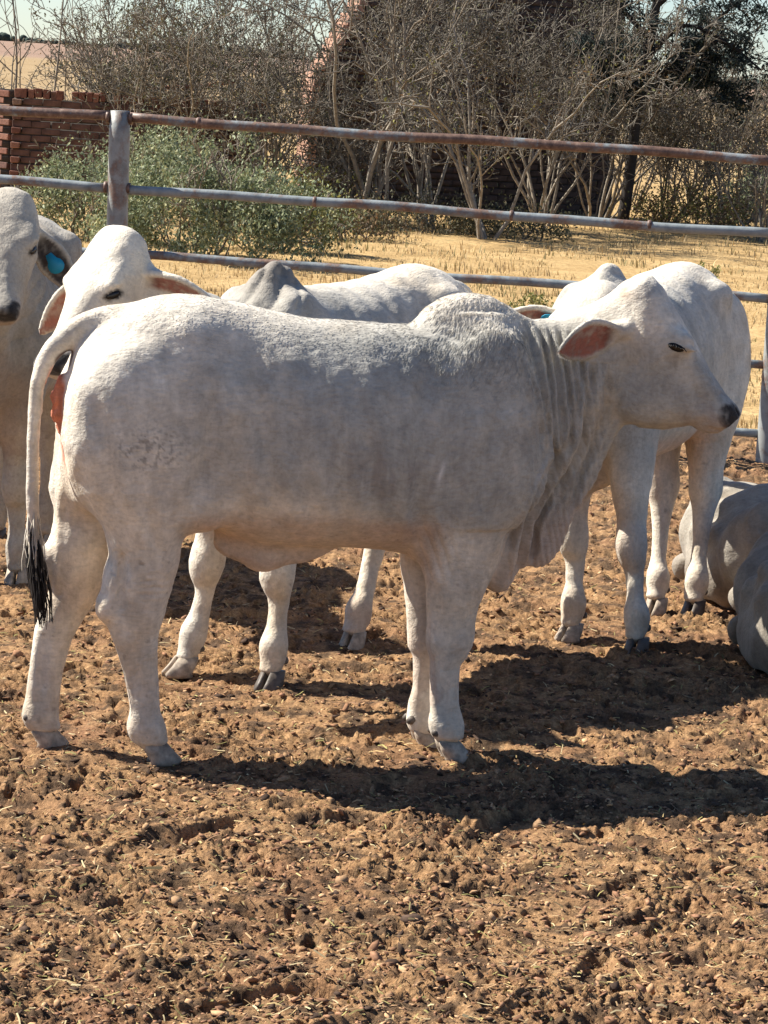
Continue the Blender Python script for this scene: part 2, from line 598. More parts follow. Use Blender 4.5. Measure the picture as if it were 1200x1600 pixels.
for (A, top, lean, base_px) in ((pl, None, .045, 0), (pr, None, .012, 0)):
    for off in ((-1, 0) if A is pl else (0, 1)):
        d = (pr[0] - pl[0]) * off
        x, y, z = A[0] + d
        h = z + .035
        P = np.array([[x + lean * (1 - q), y, -.3 + (h + .3) * q] for q in np.linspace(0, 1, 16)])
        rr = np.full(16, .053)
        rr[-1] = .047
        mb = MB(); mb.tube(P - f0, rr, 20)
        o = mb.build('post', M_PIPE, fence, True)
        o.color = (-.04, .5, 0, 1)
        # weld collars where the rails meet the post
        for R_, A2 in zip(RAILS, A):
            c = A2 + d
            dd = (pr[0] - pl[0]); dd = dd / np.linalg.norm(dd)
            for s in (-1, 1):
                mb = MB()
                mb.tube(np.array([c + dd * s * .048, c + dd * s * .066]) - f0, R_[2] * 1.22, 12)
                w = mb.build('weld_collar', M_PIPE, fence, True); w.color = (.3, 0, 0, 1)
# a few pipe joints along the rails
for k, t in ((1, .30), (1, .595), (0, .12), (1, .80), (2, .42)):
    A, B = pl[k], pr[k]
    c = A + (B - A) * t
    d = (B - A) / np.linalg.norm(B - A)
    mb = MB(); mb.tube(np.array([c - d * .012, c - d * .006, c + d * .006, c + d * .012]) - f0, np.array([.9, 1.13, 1.13, .9]) * RAILS[k][2], 14)
    w = mb.build('pipe_joint', M_PIPE, fence, True); w.color = (.2, 0, 0, 1)

# ------------------------------------------------------------------ brickwork
def make_brick_mat():
    m, nt, b = new_mat('red_brick')
    oi = nt.nodes.new('ShaderNodeObjectInfo')
    co = nt.nodes.new('ShaderNodeNewGeometry').outputs['Position']
    cell = N(nt, 'ShaderNodeTexWhiteNoise')
    a = N(nt, 'ShaderNodeVertexColor', layer_name='col')
    r1 = ramp(nt, oi.outputs['Random'], [(0, (.15, .065, .048)), (.35, (.20, .088, .062)), (.6, (.26, .13, .092)), (.8, (.11, .055, .045)), (1, (.30, .20, .145))])
    n = noise_tex(nt, 30, 4, .7, co)
    c = mixc(nt, .9, r1, ramp(nt, n, [(.3, (.6, .58, .56)), (.65, (1.15, 1.12, 1.1))]), 'MULTIPLY')
    L(nt, c, b.inputs['Base Color'])
    b.inputs['Roughness'].default_value = .9
    bump(nt, b, n, .6, .01)
    return m


M_BRICK = make_brick_mat()
M_SHADEBRICK = simple_mat('shaded_brick', (.105, .058, .046), .95, .5, 5, bmp=.4)  # red brick darkened to stand in for shade on the low wall
M_RUINSHADE = simple_mat('deep_shade_brick', (.085, .058, .048), .95, .45, 7, bmp=.4)  # deep shade on the ruin put into the brick colour
M_MORTAR = simple_mat('old_mortar', (.050, .040, .034), .95, .3, 14)


def brick_mesh(l, d, h, seed):
    g = np.random.default_rng(seed)
    bm = bmesh.new()
    bmesh.ops.create_cube(bm, size=1)
    for v in bm.verts:
        v.co = Vector((v.co.x * l, v.co.y * d, v.co.z * h)) + Vector(g.uniform(-.006, .006, 3))
    bmesh.ops.bevel(bm, geom=bm.edges[:], offset=.006, segments=1, affect='EDGES')
    me = bpy.data.meshes.new('brick')
    bm.to_mesh(me); bm.free()
    me.materials.append(M_BRICK)
    return me


BR = [brick_mesh(.222, .11, .073, k) for k in range(5)]
M_RAKE = simple_mat('sunlit_brick', (.44, .265, .19), .9, .3, 12, bmp=.4)  # sunlight on the raking end put into a paler brick colour
RAKE = [brick_mesh(.115, .375, .074, k + 30) for k in range(3)]
for m_ in RAKE: m_.materials[0] = M_RAKE
BR_E = [brick_mesh(.073, .222, .108, k + 9) for k in range(4)]


BR_SHADE = [m_.copy() for m_ in BR]
for m_ in BR_SHADE: m_.materials[0] = M_SHADEBRICK
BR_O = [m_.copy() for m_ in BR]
for m_ in BR_O: m_.materials[0] = M_RUINSHADE


def lay(parent, me, p, rz, g, jit=.006):
    o = bpy.data.objects.new('brick', me)
    COL.objects.link(o)
    o.parent = parent
    o.location = Vector(p) + Vector(g.uniform(-jit, jit, 3))
    o.rotation_euler = (g.normal(0, .012), g.normal(0, .012), rz + g.normal(0, .012))
    return o


def brick_wall(name, label, origin, ang, length, height, left_fn=None, thick=.23, cap=True, limit=295, prefer=None, cat='wall', bm=BR, mat=None):
    """origin = foot of the left end; bricks on the face towards the camera, core behind"""
    g = np.random.default_rng(int(length * 100))
    root = empty(name, tuple(origin), ang)
    props(root, label, cat)
    ch = .086
    nrow = int(height / ch)
    spots = []
    for r in range(nrow):
        z = (r + .5) * ch
        x0 = left_fn(z) if left_fn else 0.0
        x = x0 + (.116 if r % 2 else .0)
        if r % 2: spots.append((x0 + .054, z, True))
        while x + .232 < length + .01:
            spots.append((x + .116, z, False)); x += .232
    spots = [s for s in spots if g.uniform() > .012]
    key = prefer or (lambda s: -s[1])
    spots.sort(key=key)
    half = brick_mesh(.105, .222, .073, 77)
    mbq = MB()
    for k, (x, z, hf) in enumerate(spots):
        end = left_fn is not None and x < left_fn(z) + .24
        if k < limit:
            lay(root, half if hf else bm[g.integers(5)], (x, .055 if not hf else .055, z), 0, g)
        else:
            mbq.box((x, .055, z), (.105 if hf else .222, .11, .073), 0, .006)
    if mbq.n:
        o = mbq.build('brickwork', mat or M_BRICK, root); o['kind'] = 'stuff'
    # mortar core, following the end slope in steps
    mc = MB()
    for r in range(nrow):
        z = (r + .5) * ch
        x0 = (left_fn(z) if left_fn else 0) + .012
        mc.box(((x0 + length - .012) / 2, .008 + thick / 2, z), (length - .012 - x0, thick - .012, ch + .0005 * (r % 2)))
    mc.build('wall_core', M_MORTAR, root)
    if left_fn:
        # bricks showing their ends along the raking edge
        for r in range(nrow):
            z = (r + .5) * ch
            lay(root, RAKE[r % 3], (left_fn(z) + .035, thick / 2 - .004, z), 0, g, .012)
    if cap:
        n = int(length / .086)
        for k in range(n):
            if g.uniform() < .05: continue
            lay(root, BR_E[g.integers(4)], ((k + .5) * .086, .11, nrow * ch + .056), 0, g, .01)
    return root


def gpt(px, py):
    p = on_ground(px, py)
    return np.array([p[0], p[1], 0.0])


w0 = at_depth(14, 300, 34.5); w0[2] = -.05
brick_wall('brick_wall', 'low red brick wall at the far left, topped with bricks on edge', w0, R(2), 3.05, 1.28, limit=200, bm=BR_SHADE, mat=M_SHADEBRICK)
wl = w0 + np.array([-.02, .10, 0])
sidew = brick_wall('brick_wall', 'sunlit stub of brick wall at the left frame edge, meeting the low wall\'s end', w0 + np.array([-1.03, 1.02, 0]), R(-45), 1.40, 1.37, cap=False, limit=110)
g0 = at_depth(478, 330, 37.0); g0[2] = -.05
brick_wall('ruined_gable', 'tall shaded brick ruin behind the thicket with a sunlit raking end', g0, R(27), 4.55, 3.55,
           left_fn=lambda z: max(0.0, (z - 1.55) * .56), thick=.34, cap=False, limit=250, prefer=lambda s: -s[0] + .4 * s[1], cat='ruin', bm=BR_O, mat=M_RUINSHADE)

a_, b_ = at_depth(238, 141, 34.9), at_depth(368, 128, 34.9)
mb = MB(); mb.tube(spline(np.array([b_ - a_ if k == 4 else (b_ - a_) * k / 4 + [0, 0, .012 * math.sin(k * 2)] for k in range(5)]), 14), np.linspace(.030, .022, 14), 8)
o = mb.build('rusty_pole', simple_mat('rusty_iron', (.30, .16, .10), .8, .4, 12), None, True)
o.location = a_
props(o, 'thin rusty pole lying slantwise along the top of the low brick wall', 'pole')

# ================================================================== shrubs, thicket, trees, grass
M_BARK = simple_mat('grey_bark', (.205, .17, .132), .85, .4, 22)
M_BARKP = simple_mat('pale_bark', (.25, .215, .17), .85, .35, 22)
M_TWIG = simple_mat('dry_twig', (.165, .145, .118), .85, .5, 9)
M_WEED = simple_mat('weed_stalk', (.30, .26, .12), .8)
M_DARKBARK = simple_mat('dark_bark', (.030, .026, .024), .9, .4, 12)


def leaf_mat(name, cols, scale=9):
    m, nt, b = new_mat(name)
    a = N(nt, 'ShaderNodeVertexColor', layer_name='col')
    L(nt, a.outputs[0], b.inputs['Base Color'])
    b.inputs['Roughness'].default_value = .7
    b.inputs['Specular IOR Level'].default_value = .25
    # leaves let some light through
    t = nt.nodes.new('ShaderNodeBsdfTranslucent')
    L(nt, a.outputs[0], t.inputs[0])
    mx = nt.nodes.new('ShaderNodeMixShader')
    mx.inputs[0].default_value = .25
    L(nt, b.outputs[0], mx.inputs[1]); L(nt, t.outputs[0], mx.inputs[2])
    L(nt, mx.outputs[0], nt.nodes['Material Output'].inputs[0])
    return m


M_LEAF = leaf_mat('leaf', None)


def cards(P, size, cols, g, name, parent, asp=.55, up=.3):
    """small folded leaves: two triangles hinged on the midrib"""
    n = len(P)
    d = g.normal(0, 1, (n, 3)); d[:, 2] += up; d /= np.linalg.norm(d, axis=1)[:, None]
    s = np.cross(d, g.normal(0, 1, (n, 3))); s /= np.linalg.norm(s, axis=1)[:, None] + 1e-9
    u = np.cross(d, s)
    ln = size * g.uniform(.6, 1.5, n)[:, None]
    w = ln * asp * .5
    V = np.stack([P, P + d * ln * .55 + s * w + u * w * .5, P + d * ln, P + d * ln * .55 - s * w + u * w * .5], 1)
    Q = np.array([[0, 1, 2], [0, 2, 3]])[None] + 4 * np.arange(n)[:, None, None]
    C = np.repeat(cols[:, None], 4, 1)
    return mesh_np(name, V.reshape(-1, 3), Q.reshape(-1, 3), M_LEAF, parent, False, C.reshape(-1, 3))


def grow(g, h, spread, nstem, kids=(6, 7, 5), wig=.16, r0=.022, lean=(0, 0), droop=0.0, base_r=.12, first=.22, kl=(.42, .45, .5), upb=(.55, .35, .15)):
    """stems, boughs, twigs, twiglets as polylines"""
    out = [[], [], [], []]

    def line(p, d, ln, n, w, up):
        P = [p]
        d = d / np.linalg.norm(d)
        for i in range(n):
            d = d + g.normal(0, w, 3) + np.array([0, 0, up])
            d /= np.linalg.norm(d)
            P.append(P[-1] + d * ln / n)
        return np.array(P)

    for s in range(nstem):
        a = g.uniform(0, 6.28)
        d = np.array([math.cos(a) * spread + lean[0], math.sin(a) * spread + lean[1], 1.0]) + g.normal(0, .08, 3)
        p = np.array([math.cos(a), math.sin(a), 0]) * base_r * g.uniform(.2, 1) + np.array([0, 0, -.05])
        P0 = line(p, d, h * g.uniform(.7, 1.08), 9, wig, .04 - droop)
        r = r0 * g.uniform(.6, 1.2)
        out[0].append((P0, np.linspace(r, r * .25, len(P0))))
        stack = [(P0, r, h, 1)]
        while stack:
            PP, rr, ll, lev = stack.pop()
            for k in range(max(1, int(kids[lev - 1] * g.uniform(.7, 1.3)))):
                t = g.uniform(first if lev == 1 else .15, 1.0)
                f = t * (len(PP) - 1); i = min(int(f), len(PP) - 2)
                p = PP[i] + (PP[i + 1] - PP[i]) * (f - i)
                td = PP[i + 1] - PP[i]; td /= np.linalg.norm(td) + 1e-9
                rd = g.normal(0, 1, 3)
                d = td * .7 + rd * .55 + np.array([0, 0, upb[lev - 1]])
                L1 = ll * kl[lev - 1] * g.uniform(.5, 1.15) * (1.1 - .55 * t if lev == 1 else 1)
                n = (6, 4, 3)[lev - 1]
                P1 = line(p, d, L1, n, wig * 1.6, .02 - droop)
                r1 = max(rr * (1 - .6 * t) * .58, .0052)
                out[lev].append((P1, np.linspace(r1, max(r1 * .45, .0036), len(P1))))
                if lev < len(kids): stack.append((P1, r1, L1, lev + 1))
    return out


def shrub(name, label, px, py, h, seed, cat='shrub', mats=None, leaves=None, group=None, depth=None, **kw):
    g = np.random.default_rng(seed)
    o = on_ground(px, py) if depth is None else at_depth(px, py, depth)
    root = empty(name, (o[0], o[1], 0.0))
    props(root, label, cat, group)
    B = grow(g, h, **kw) if False else grow(g, h, **kw)
    mats = mats or (M_BARKP, M_BARK, M_TWIG)
    for P, r in B[0]:
        mb = MB(); mb.tube(P, r, 5, False)
        mb.build('stem', mats[0], root, True)
    for nm, levs, mt, sides in (('branches', (1,), mats[1], 4), ('twigs', (2, 3), mats[2], 3)):
        mb = MB()
        for l in levs:
            for P, r in B[l]: mb.tube(P, r, sides, False)
        if mb.n:
            mb.build(nm, mt, root, True)['kind'] = 'stuff'
    if leaves:
        n, size, pal, zr = leaves
        tips = np.vstack([P[-2:] for l in (2, 3) for P, r in B[l]] or [P[-2:] for P, r in B[1]])
        P = tips[g.integers(0, len(tips), n)] + g.normal(0, .05, (n, 3))
        if zr: P = P[(P[:, 2] > zr[0] * h) & (P[:, 2] < zr[1] * h)]
        pal = np.array(pal)
        cl = pal[g.integers(0, len(pal), len(P))] * (1 + .35 * fbm3(P * 3, 2, seed) + g.normal(0, .15, len(P)))[:, None]
        cards(P, size, np.clip(cl, .01, .7), g, 'foliage', root)['kind'] = 'stuff'
    return root


BROWN = [(.16, .11, .065), (.20, .14, .08), (.12, .10, .055), (.24, .15, .08)]
OLIVE = [(.12, .115, .055), (.15, .14, .07), (.17, .135, .075), (.09, .09, .05), (.075, .08, .055)]
YELG = [(.20, .20, .06), (.26, .24, .07), (.16, .17, .06)]
GREYG = [(.27, .30, .18), (.21, .25, .13), (.35, .38, .25), (.14, .17, .09), (.33, .32, .16)]
TH = 'bare shrubs of the thicket'
# thicket from left to right
shrub('bare_shrub', 'feathery bare shrub at the left end of the thicket, rising over the low brick wall', 235, 318, 2.9, 1, group=TH, nstem=13, spread=.42, leaves=(2431, .036, OLIVE, None), kids=(8, 6, 3), r0=.016, upb=(.6, .5, .4))
shrub('bare_shrub', 'grey-brown bare shrub leaning over the wall, second from the thicket\'s left end', 318, 326, 3.1, 2, group=TH, nstem=12, spread=.36, leaves=(2244, .036, OLIVE, None), kids=(8, 6, 3), r0=.018)
shrub('bare_shrub', 'tangled grey shrub left of the sunlit raking brick end', 415, 338, 2.1, 3, group=TH, nstem=13, spread=.34, leaves=(1683, .036, OLIVE, None), kids=(8, 7, 3), wig=.24, r0=.018)
shrub('bare_shrub', 'dense tangled shrub at the foot of the raking brick end', 505, 345, 1.4, 4, group=TH, nstem=12, spread=.40, leaves=(1402, .036, YELG, (.0, .45)), kids=(8, 6, 3), wig=.25, r0=.018)
shrub('bare_tree', 'bare tree with pale sinuous stems in front of the ruin, mid thicket', 592, 352, 4.4, 5, cat='tree', group=TH, nstem=9, spread=.16, leaves=(1122, .036, OLIVE, None), kids=(9, 7, 3), wig=.20, r0=.034, base_r=.30)
shrub('bare_shrub', 'dark tangled shrub against the ruin, right of the pale-stemmed tree', 668, 352, 3.4, 6, group=TH, nstem=12, spread=.28, leaves=(1683, .036, OLIVE, None), kids=(9, 8, 4), wig=.22, r0=.020)
shrub('bare_shrub', 'many-stemmed bare shrub with pale forked stems standing nearest on the grass', 762, 374, 2.7, 7, group=TH, nstem=6, spread=.46, leaves=(825, .0345, YELG + BROWN, None), kids=(8, 7, 3), wig=.20, r0=.026)
shrub('bare_shrub', 'brown bare shrub in front of the ruin\'s right part', 846, 352, 3.4, 8, group=TH, nstem=12, spread=.38, leaves=(2431, .036, OLIVE, None), kids=(9, 8, 4), wig=.18, r0=.020)
shrub('bare_shrub', 'bare shrub at the ruin\'s right corner with upswept twigs', 930, 350, 3.3, 9, group=TH, nstem=11, spread=.36, leaves=(1870, .036, OLIVE, None), kids=(9, 8, 4), wig=.18, r0=.020)
shrub('bare_shrub', 'arching shrub with tan leaves right of the dark leaning trunk', 1040, 352, 2.5, 10, group=TH, nstem=10, spread=.55, leaves=(1980, .0345, BROWN + OLIVE, (.35, 1.2)), kids=(8, 6, 3), wig=.18, r0=.020)
shrub('bare_shrub', 'tan-leaved shrub near the right frame edge behind the grass', 1140, 362, 2.3, 12, group=TH, nstem=10, spread=.55, leaves=(1870, .0345, BROWN + OLIVE, (.35, 1.2)), kids=(8, 6, 3), wig=.18, r0=.018)
shrub('bare_shrub', 'small shrub with bare forked stems at the right frame edge', 1185, 375, 1.3, 14, group=TH, nstem=8, spread=.55, leaves=(385, .0345, GREYG, None), kids=(5, 5, 3), r0=.018)
# a second row behind the low wall and beyond the ruin
for k, (x, hh, lb) in enumerate(((175, 2.7, 'bare shrub behind the low wall, first of the back row'), (265, 3.2, 'bare shrub behind the low wall, second of the back row'), (350, 3.3, 'bare shrub behind the low wall, third of the back row'),
                                 (415, 3.0, 'bare shrub behind the thicket just left of the raking brick end'), (985, 3.0, 'bare shrub beyond the ruin\'s right corner, behind the dark leaning trunk'), (1075, 2.5, 'bare shrub in the back row behind the tan-leaved shrubs'), (1165, 2.3, 'bare shrub in the back row at the right frame edge'))):
    shrub('bare_shrub', lb, x, 300, hh, 70 + k, group=TH, depth=39.0 + .5 * k, nstem=13, spread=.38, leaves=(1430, .0345, BROWN + OLIVE, None), kids=(8, 6, 3), wig=.2, r0=.018)
# behind the wall: thin bare saplings
for k, (x, hh, s, lb) in enumerate(((8, 1.9, 21, 'thin bare sapling behind the low wall, nearest the frame\'s left edge'), (27, 3.3, 22, 'tall thin bare sapling behind the low wall, second from the left'),
                                     (50, 1.8, 25, 'short thin sapling behind the low wall between the two tall ones'),
                                     (68, 3.6, 23, 'tallest bare forked sapling behind the low wall, against the sky'), (98, 2.4, 24, 'thin bare sapling behind the low wall beside the feathery shrub'))):
    shrub('bare_sapling', lb, x, 290, hh, s, cat='sapling', group='saplings behind the low wall', depth=36.5 + .3 * k, nstem=1 + (k == 1), spread=.05, kids=(5, 3), wig=.06, r0=.021, base_r=.04, first=.3, kl=(.30, .35))

# leafy green bushes between fence and wall
def bush(label, px, py, w, h, seed, n, size=.036, pal=GREYG, name='green_bush', flat=.8):
    g = np.random.default_rng(seed)
    o = on_ground(px, py)
    root = empty(name, (o[0], o[1], 0.0))
    props(root, label, 'bush', 'leafy green bushes by the fence')
    B = grow(g, h * .95, .75, 9, (6, 5), wig=.16, r0=.014, base_r=w * .2, kl=(.45, .45))
    mb = MB()
    for l in range(3):
        for P, r in B[l]: mb.tube(P, r, 4, False)
    mb.build('stems', M_BARK, root, True)['kind'] = 'stuff'
    # lobes of leaves round many twig ends
    m = 95
    c = g.normal(0, 1, (m, 3)); c /= np.linalg.norm(c, axis=1)[:, None]
    c[:, 2] = np.abs(c[:, 2])
    c *= g.uniform(.35, 1.0, m)[:, None] ** .6
    c = c * np.array([w * .5, w * .42 * flat, h * .88]) + [0, 0, .06]
    c *= (1 + .28 * noise3(c * 2.2 + seed, seed))[:, None]
    q = g.integers(0, m, n)
    P = c[q] + g.normal(0, 1, (n, 3)) * np.array([.085, .085, .11]) * g.uniform(.4, 1.3, m)[q][:, None]
    P = P[P[:, 2] > .01]
    pal = np.array(pal)
    cl = pal[g.integers(0, len(pal), len(P))] * (1 + .4 * fbm3(P * 3.2, 2, seed) + g.normal(0, .18, len(P)))[:, None]
    cards(P, size, np.clip(cl, .012, .5), g, 'foliage', root, asp=.5, up=.9)['kind'] = 'stuff'
    return root


bush('large grey-green leafy bush right behind the left fence post', 300, 402, 2.1, 1.22, 31, 19000)
bush('grey-green leafy bush left of the fence post, in front of the brick wall', 135, 372, 1.35, .92, 32, 8000)
bush('green bush with yellowish lower leaves at the right end of the leafy bushes', 425, 392, 1.4, .85, 33, 8000, pal=GREYG + YELG)
bush('green leafy bush rising highest against the low wall', 265, 350, 2.0, 1.08, 34, 9000)
bush('low brown weedy bush at the foot of the ruin', 540, 372, 1.5, .32, 35, 3500, pal=BROWN + OLIVE, name='weedy_bush')
bush('low dark weeds below the pale-stemmed tree', 655, 362, 2.0, .28, 36, 4000, pal=[(.06, .06, .035), (.09, .08, .05)], name='weedy_bush')
bush('low weedy bush beneath the nearest bare shrub', 800, 372, 1.7, .22, 37, 2500, pal=OLIVE, name='weedy_bush')
bush('yellow-green low bush right of the dark leaning trunk', 1075, 362, 1.7, .55, 38, 5200, pal=YELG + BROWN, name='weedy_bush')
bush('dark green low bush at the right frame edge', 1178, 352, 1.3, .75, 39, 4800, pal=GREYG, name='weedy_bush')


# the dark evergreen with a leaning trunk
def dark_tree():
    g = np.random.default_rng(41)
    o = at_depth(975, 345, 36.0)
    root = empty('evergreen_tree', (o[0], o[1], 0.0))
    props(root, 'dark evergreen tree with a leaning black trunk, crown filling the top right corner', 'tree')
    tl = lambda px, py, d=36.0: at_depth(px, py, d) - np.array([o[0], o[1], 0])
    mb = MB()
    mb.tube(spline(np.array([tl(972, 352), tl(984, 270), tl(992, 200), tl(1004, 120), tl(1020, 40), tl(1035, -60), tl(1045, -220)]), 24), np.linspace(.075, .04, 24), 8)
    mb.build('trunk', M_DARKBARK, root, True)
    tips = []
    mb = MB()
    limbs = [((998, 160), (1060, 95), (1115, 35), (1190, -20)), ((1004, 120), (1050, 110), (1100, 118), (1150, 150)), ((1010, 90), (1070, 40), (1140, 70), (1190, 110)), ((1015, 60), (970, 10), (940, -40), (900, -90)),
             ((1025, 10), (1100, -50), (1170, -60), (1260, -40)), ((1000, 140), (960, 100), (930, 70), (905, 60)), ((1030, -40), (1000, -120), (960, -160), (900, -170)), ((1040, -120), (1110, -170), (1190, -200), (1260, -210))]
    for k, pts in enumerate(limbs):
        dd = 36 + g.uniform(-.9, .9)
        P = np.array([tl(*p, 36 + (dd - 36) * i / 3) for i, p in enumerate(pts)])
        P = spline(P, 12)
        mb.tube(P, np.linspace(.040, .012, 12), 6, False)
        for j in range(26):
            i = g.integers(3, 12)
            d = g.normal(0, 1, 3); d[2] = d[2] * .6 - .1
            d /= np.linalg.norm(d)
            L1 = g.uniform(.15, .55)
            Q = P[i] + d * np.linspace(0, L1, 4)[:, None] + np.cumsum(g.normal(0, .02, (4, 3)), 0)
            mb.tube(Q, np.linspace(.012, .005, 4), 3, False)
            tips.append(Q[2:])
    mb.build('limbs', M_DARKBARK, root, True)['kind'] = 'stuff'
    tips = np.vstack(tips)
    n = 24000
    P = tips[g.integers(0, len(tips), n)] + g.normal(0, .055, (n, 3)) * np.array([1.2, 1.2, .7])
    pal = np.array([(.022, .034, .032), (.034, .050, .046), (.016, .024, .026), (.05, .066, .056)])
    cl = pal[g.integers(0, 4, n)] * (1 + .3 * g.normal(0, 1, n))[:, None]
    cards(P, .06, np.clip(cl, .006, .2), g, 'foliage', root, asp=.3, up=-.2)['kind'] = 'stuff'


dark_tree()


# dry grass standing beyond the fence
def grass():
    g = np.random.default_rng(8)
    n = 42000
    d = 1.85 / g.uniform(1.85 / 44, 1.85 / 14.6, n)
    x = g.uniform(-1, 1, n) * (d * .155 + .5)
    keep = (noise2(np.stack([x, d], 1) * .8, 9) > -.22)
    x, d = x[keep], d[keep]; n = len(x)
    tuft = noise2(np.stack([x, d], 1) * 2.3, 12)
    h = g.uniform(.012, .042, n) * (1 + 1.4 * sstep(.1, .6, tuft)) * np.clip(d / 24, .7, 1.4)
    w = .0035 + .0022 * (d / 20)
    a = g.uniform(0, 6.28, n)
    ln = np.stack([np.cos(a), np.sin(a), np.zeros(n)], 1) * (h * g.uniform(.2, 1.0, n))[:, None]
    s = np.stack([-np.sin(a), np.cos(a), np.zeros(n)], 1) * w[:, None]
    p = np.stack([x, d, np.full(n, -.04)], 1)
    up = np.zeros((n, 3)); up[:, 2] = h + .04
    V = np.stack([p - s, p + s, p + ln * .35 + up * .65 + s * .7, p + ln * .35 + up * .65 - s * .7, p + ln + up], 1)
    V = V.reshape(-1, 3)
    k = 5 * np.arange(n)[:, None]
    Q = k + np.array([[0, 1, 2, 3]]); T = k + np.array([[3, 2, 4]])
    pal = np.array([(.58, .42, .21), (.64, .48, .26), (.52, .36, .17), (.44, .34, .16), (.27, .24, .11)])
    q = np.clip((g.uniform(0, 1, n) + .5 * noise2(np.stack([x, d], 1) * .5, 3)) * 5, 0, 4.99).astype(int)
    C = np.repeat((pal[q] * g.uniform(.65, 1.1, (n, 1)))[:, None], 5, 1).reshape(-1, 3)
    o = mesh_np('dry_grass', V, [Q, T], M_LEAF, None, False, C)
    props(o, 'short dry yellow grass beyond the fence', 'grass', kind='stuff')


grass()
# a few green-tinged weeds standing in the dry grass just beyond the fence
for k, (x, y, h, lb) in enumerate(((818, 500, .26, 'upright green-yellow weed just beyond the fence, left of the calf\'s ear'), (845, 492, .18, 'small weed beside the taller one beyond the fence'),
                                   (1105, 440, .22, 'clump of dry weed stalks beyond the right cow\'s back'))):
    g = np.random.default_rng(60 + k)
    o = on_ground(x, y)
    root = empty('weed', (o[0], o[1], 0)); props(root, lb, 'weed', 'weeds in the dry grass')
    B = grow(g, h, .5, 9, (5,), wig=.12, r0=.005, base_r=.05, kl=(.4,))
    mb = MB()
    for l in range(2):
        for P, r in B[l]: mb.tube(P, np.maximum(r, .003), 3, False)
    mb.build('stalks', M_WEED, root, True)['kind'] = 'stuff'
    t = np.vstack([P for l in (0, 1) for P, r in B[l]])
    P = t[g.integers(0, len(t), 500)] + g.normal(0, .012, (500, 3))
    cards(P, .022, np.array(YELG)[g.integers(0, 3, 500)] * g.uniform(.7, 1.4, (500, 1)), g, 'foliage', root)['kind'] = 'stuff'

# ================================================================== implicit-surface modelling of the cattle
EARW = [.22, .46, .82, 1.0, .80, .42, .04]


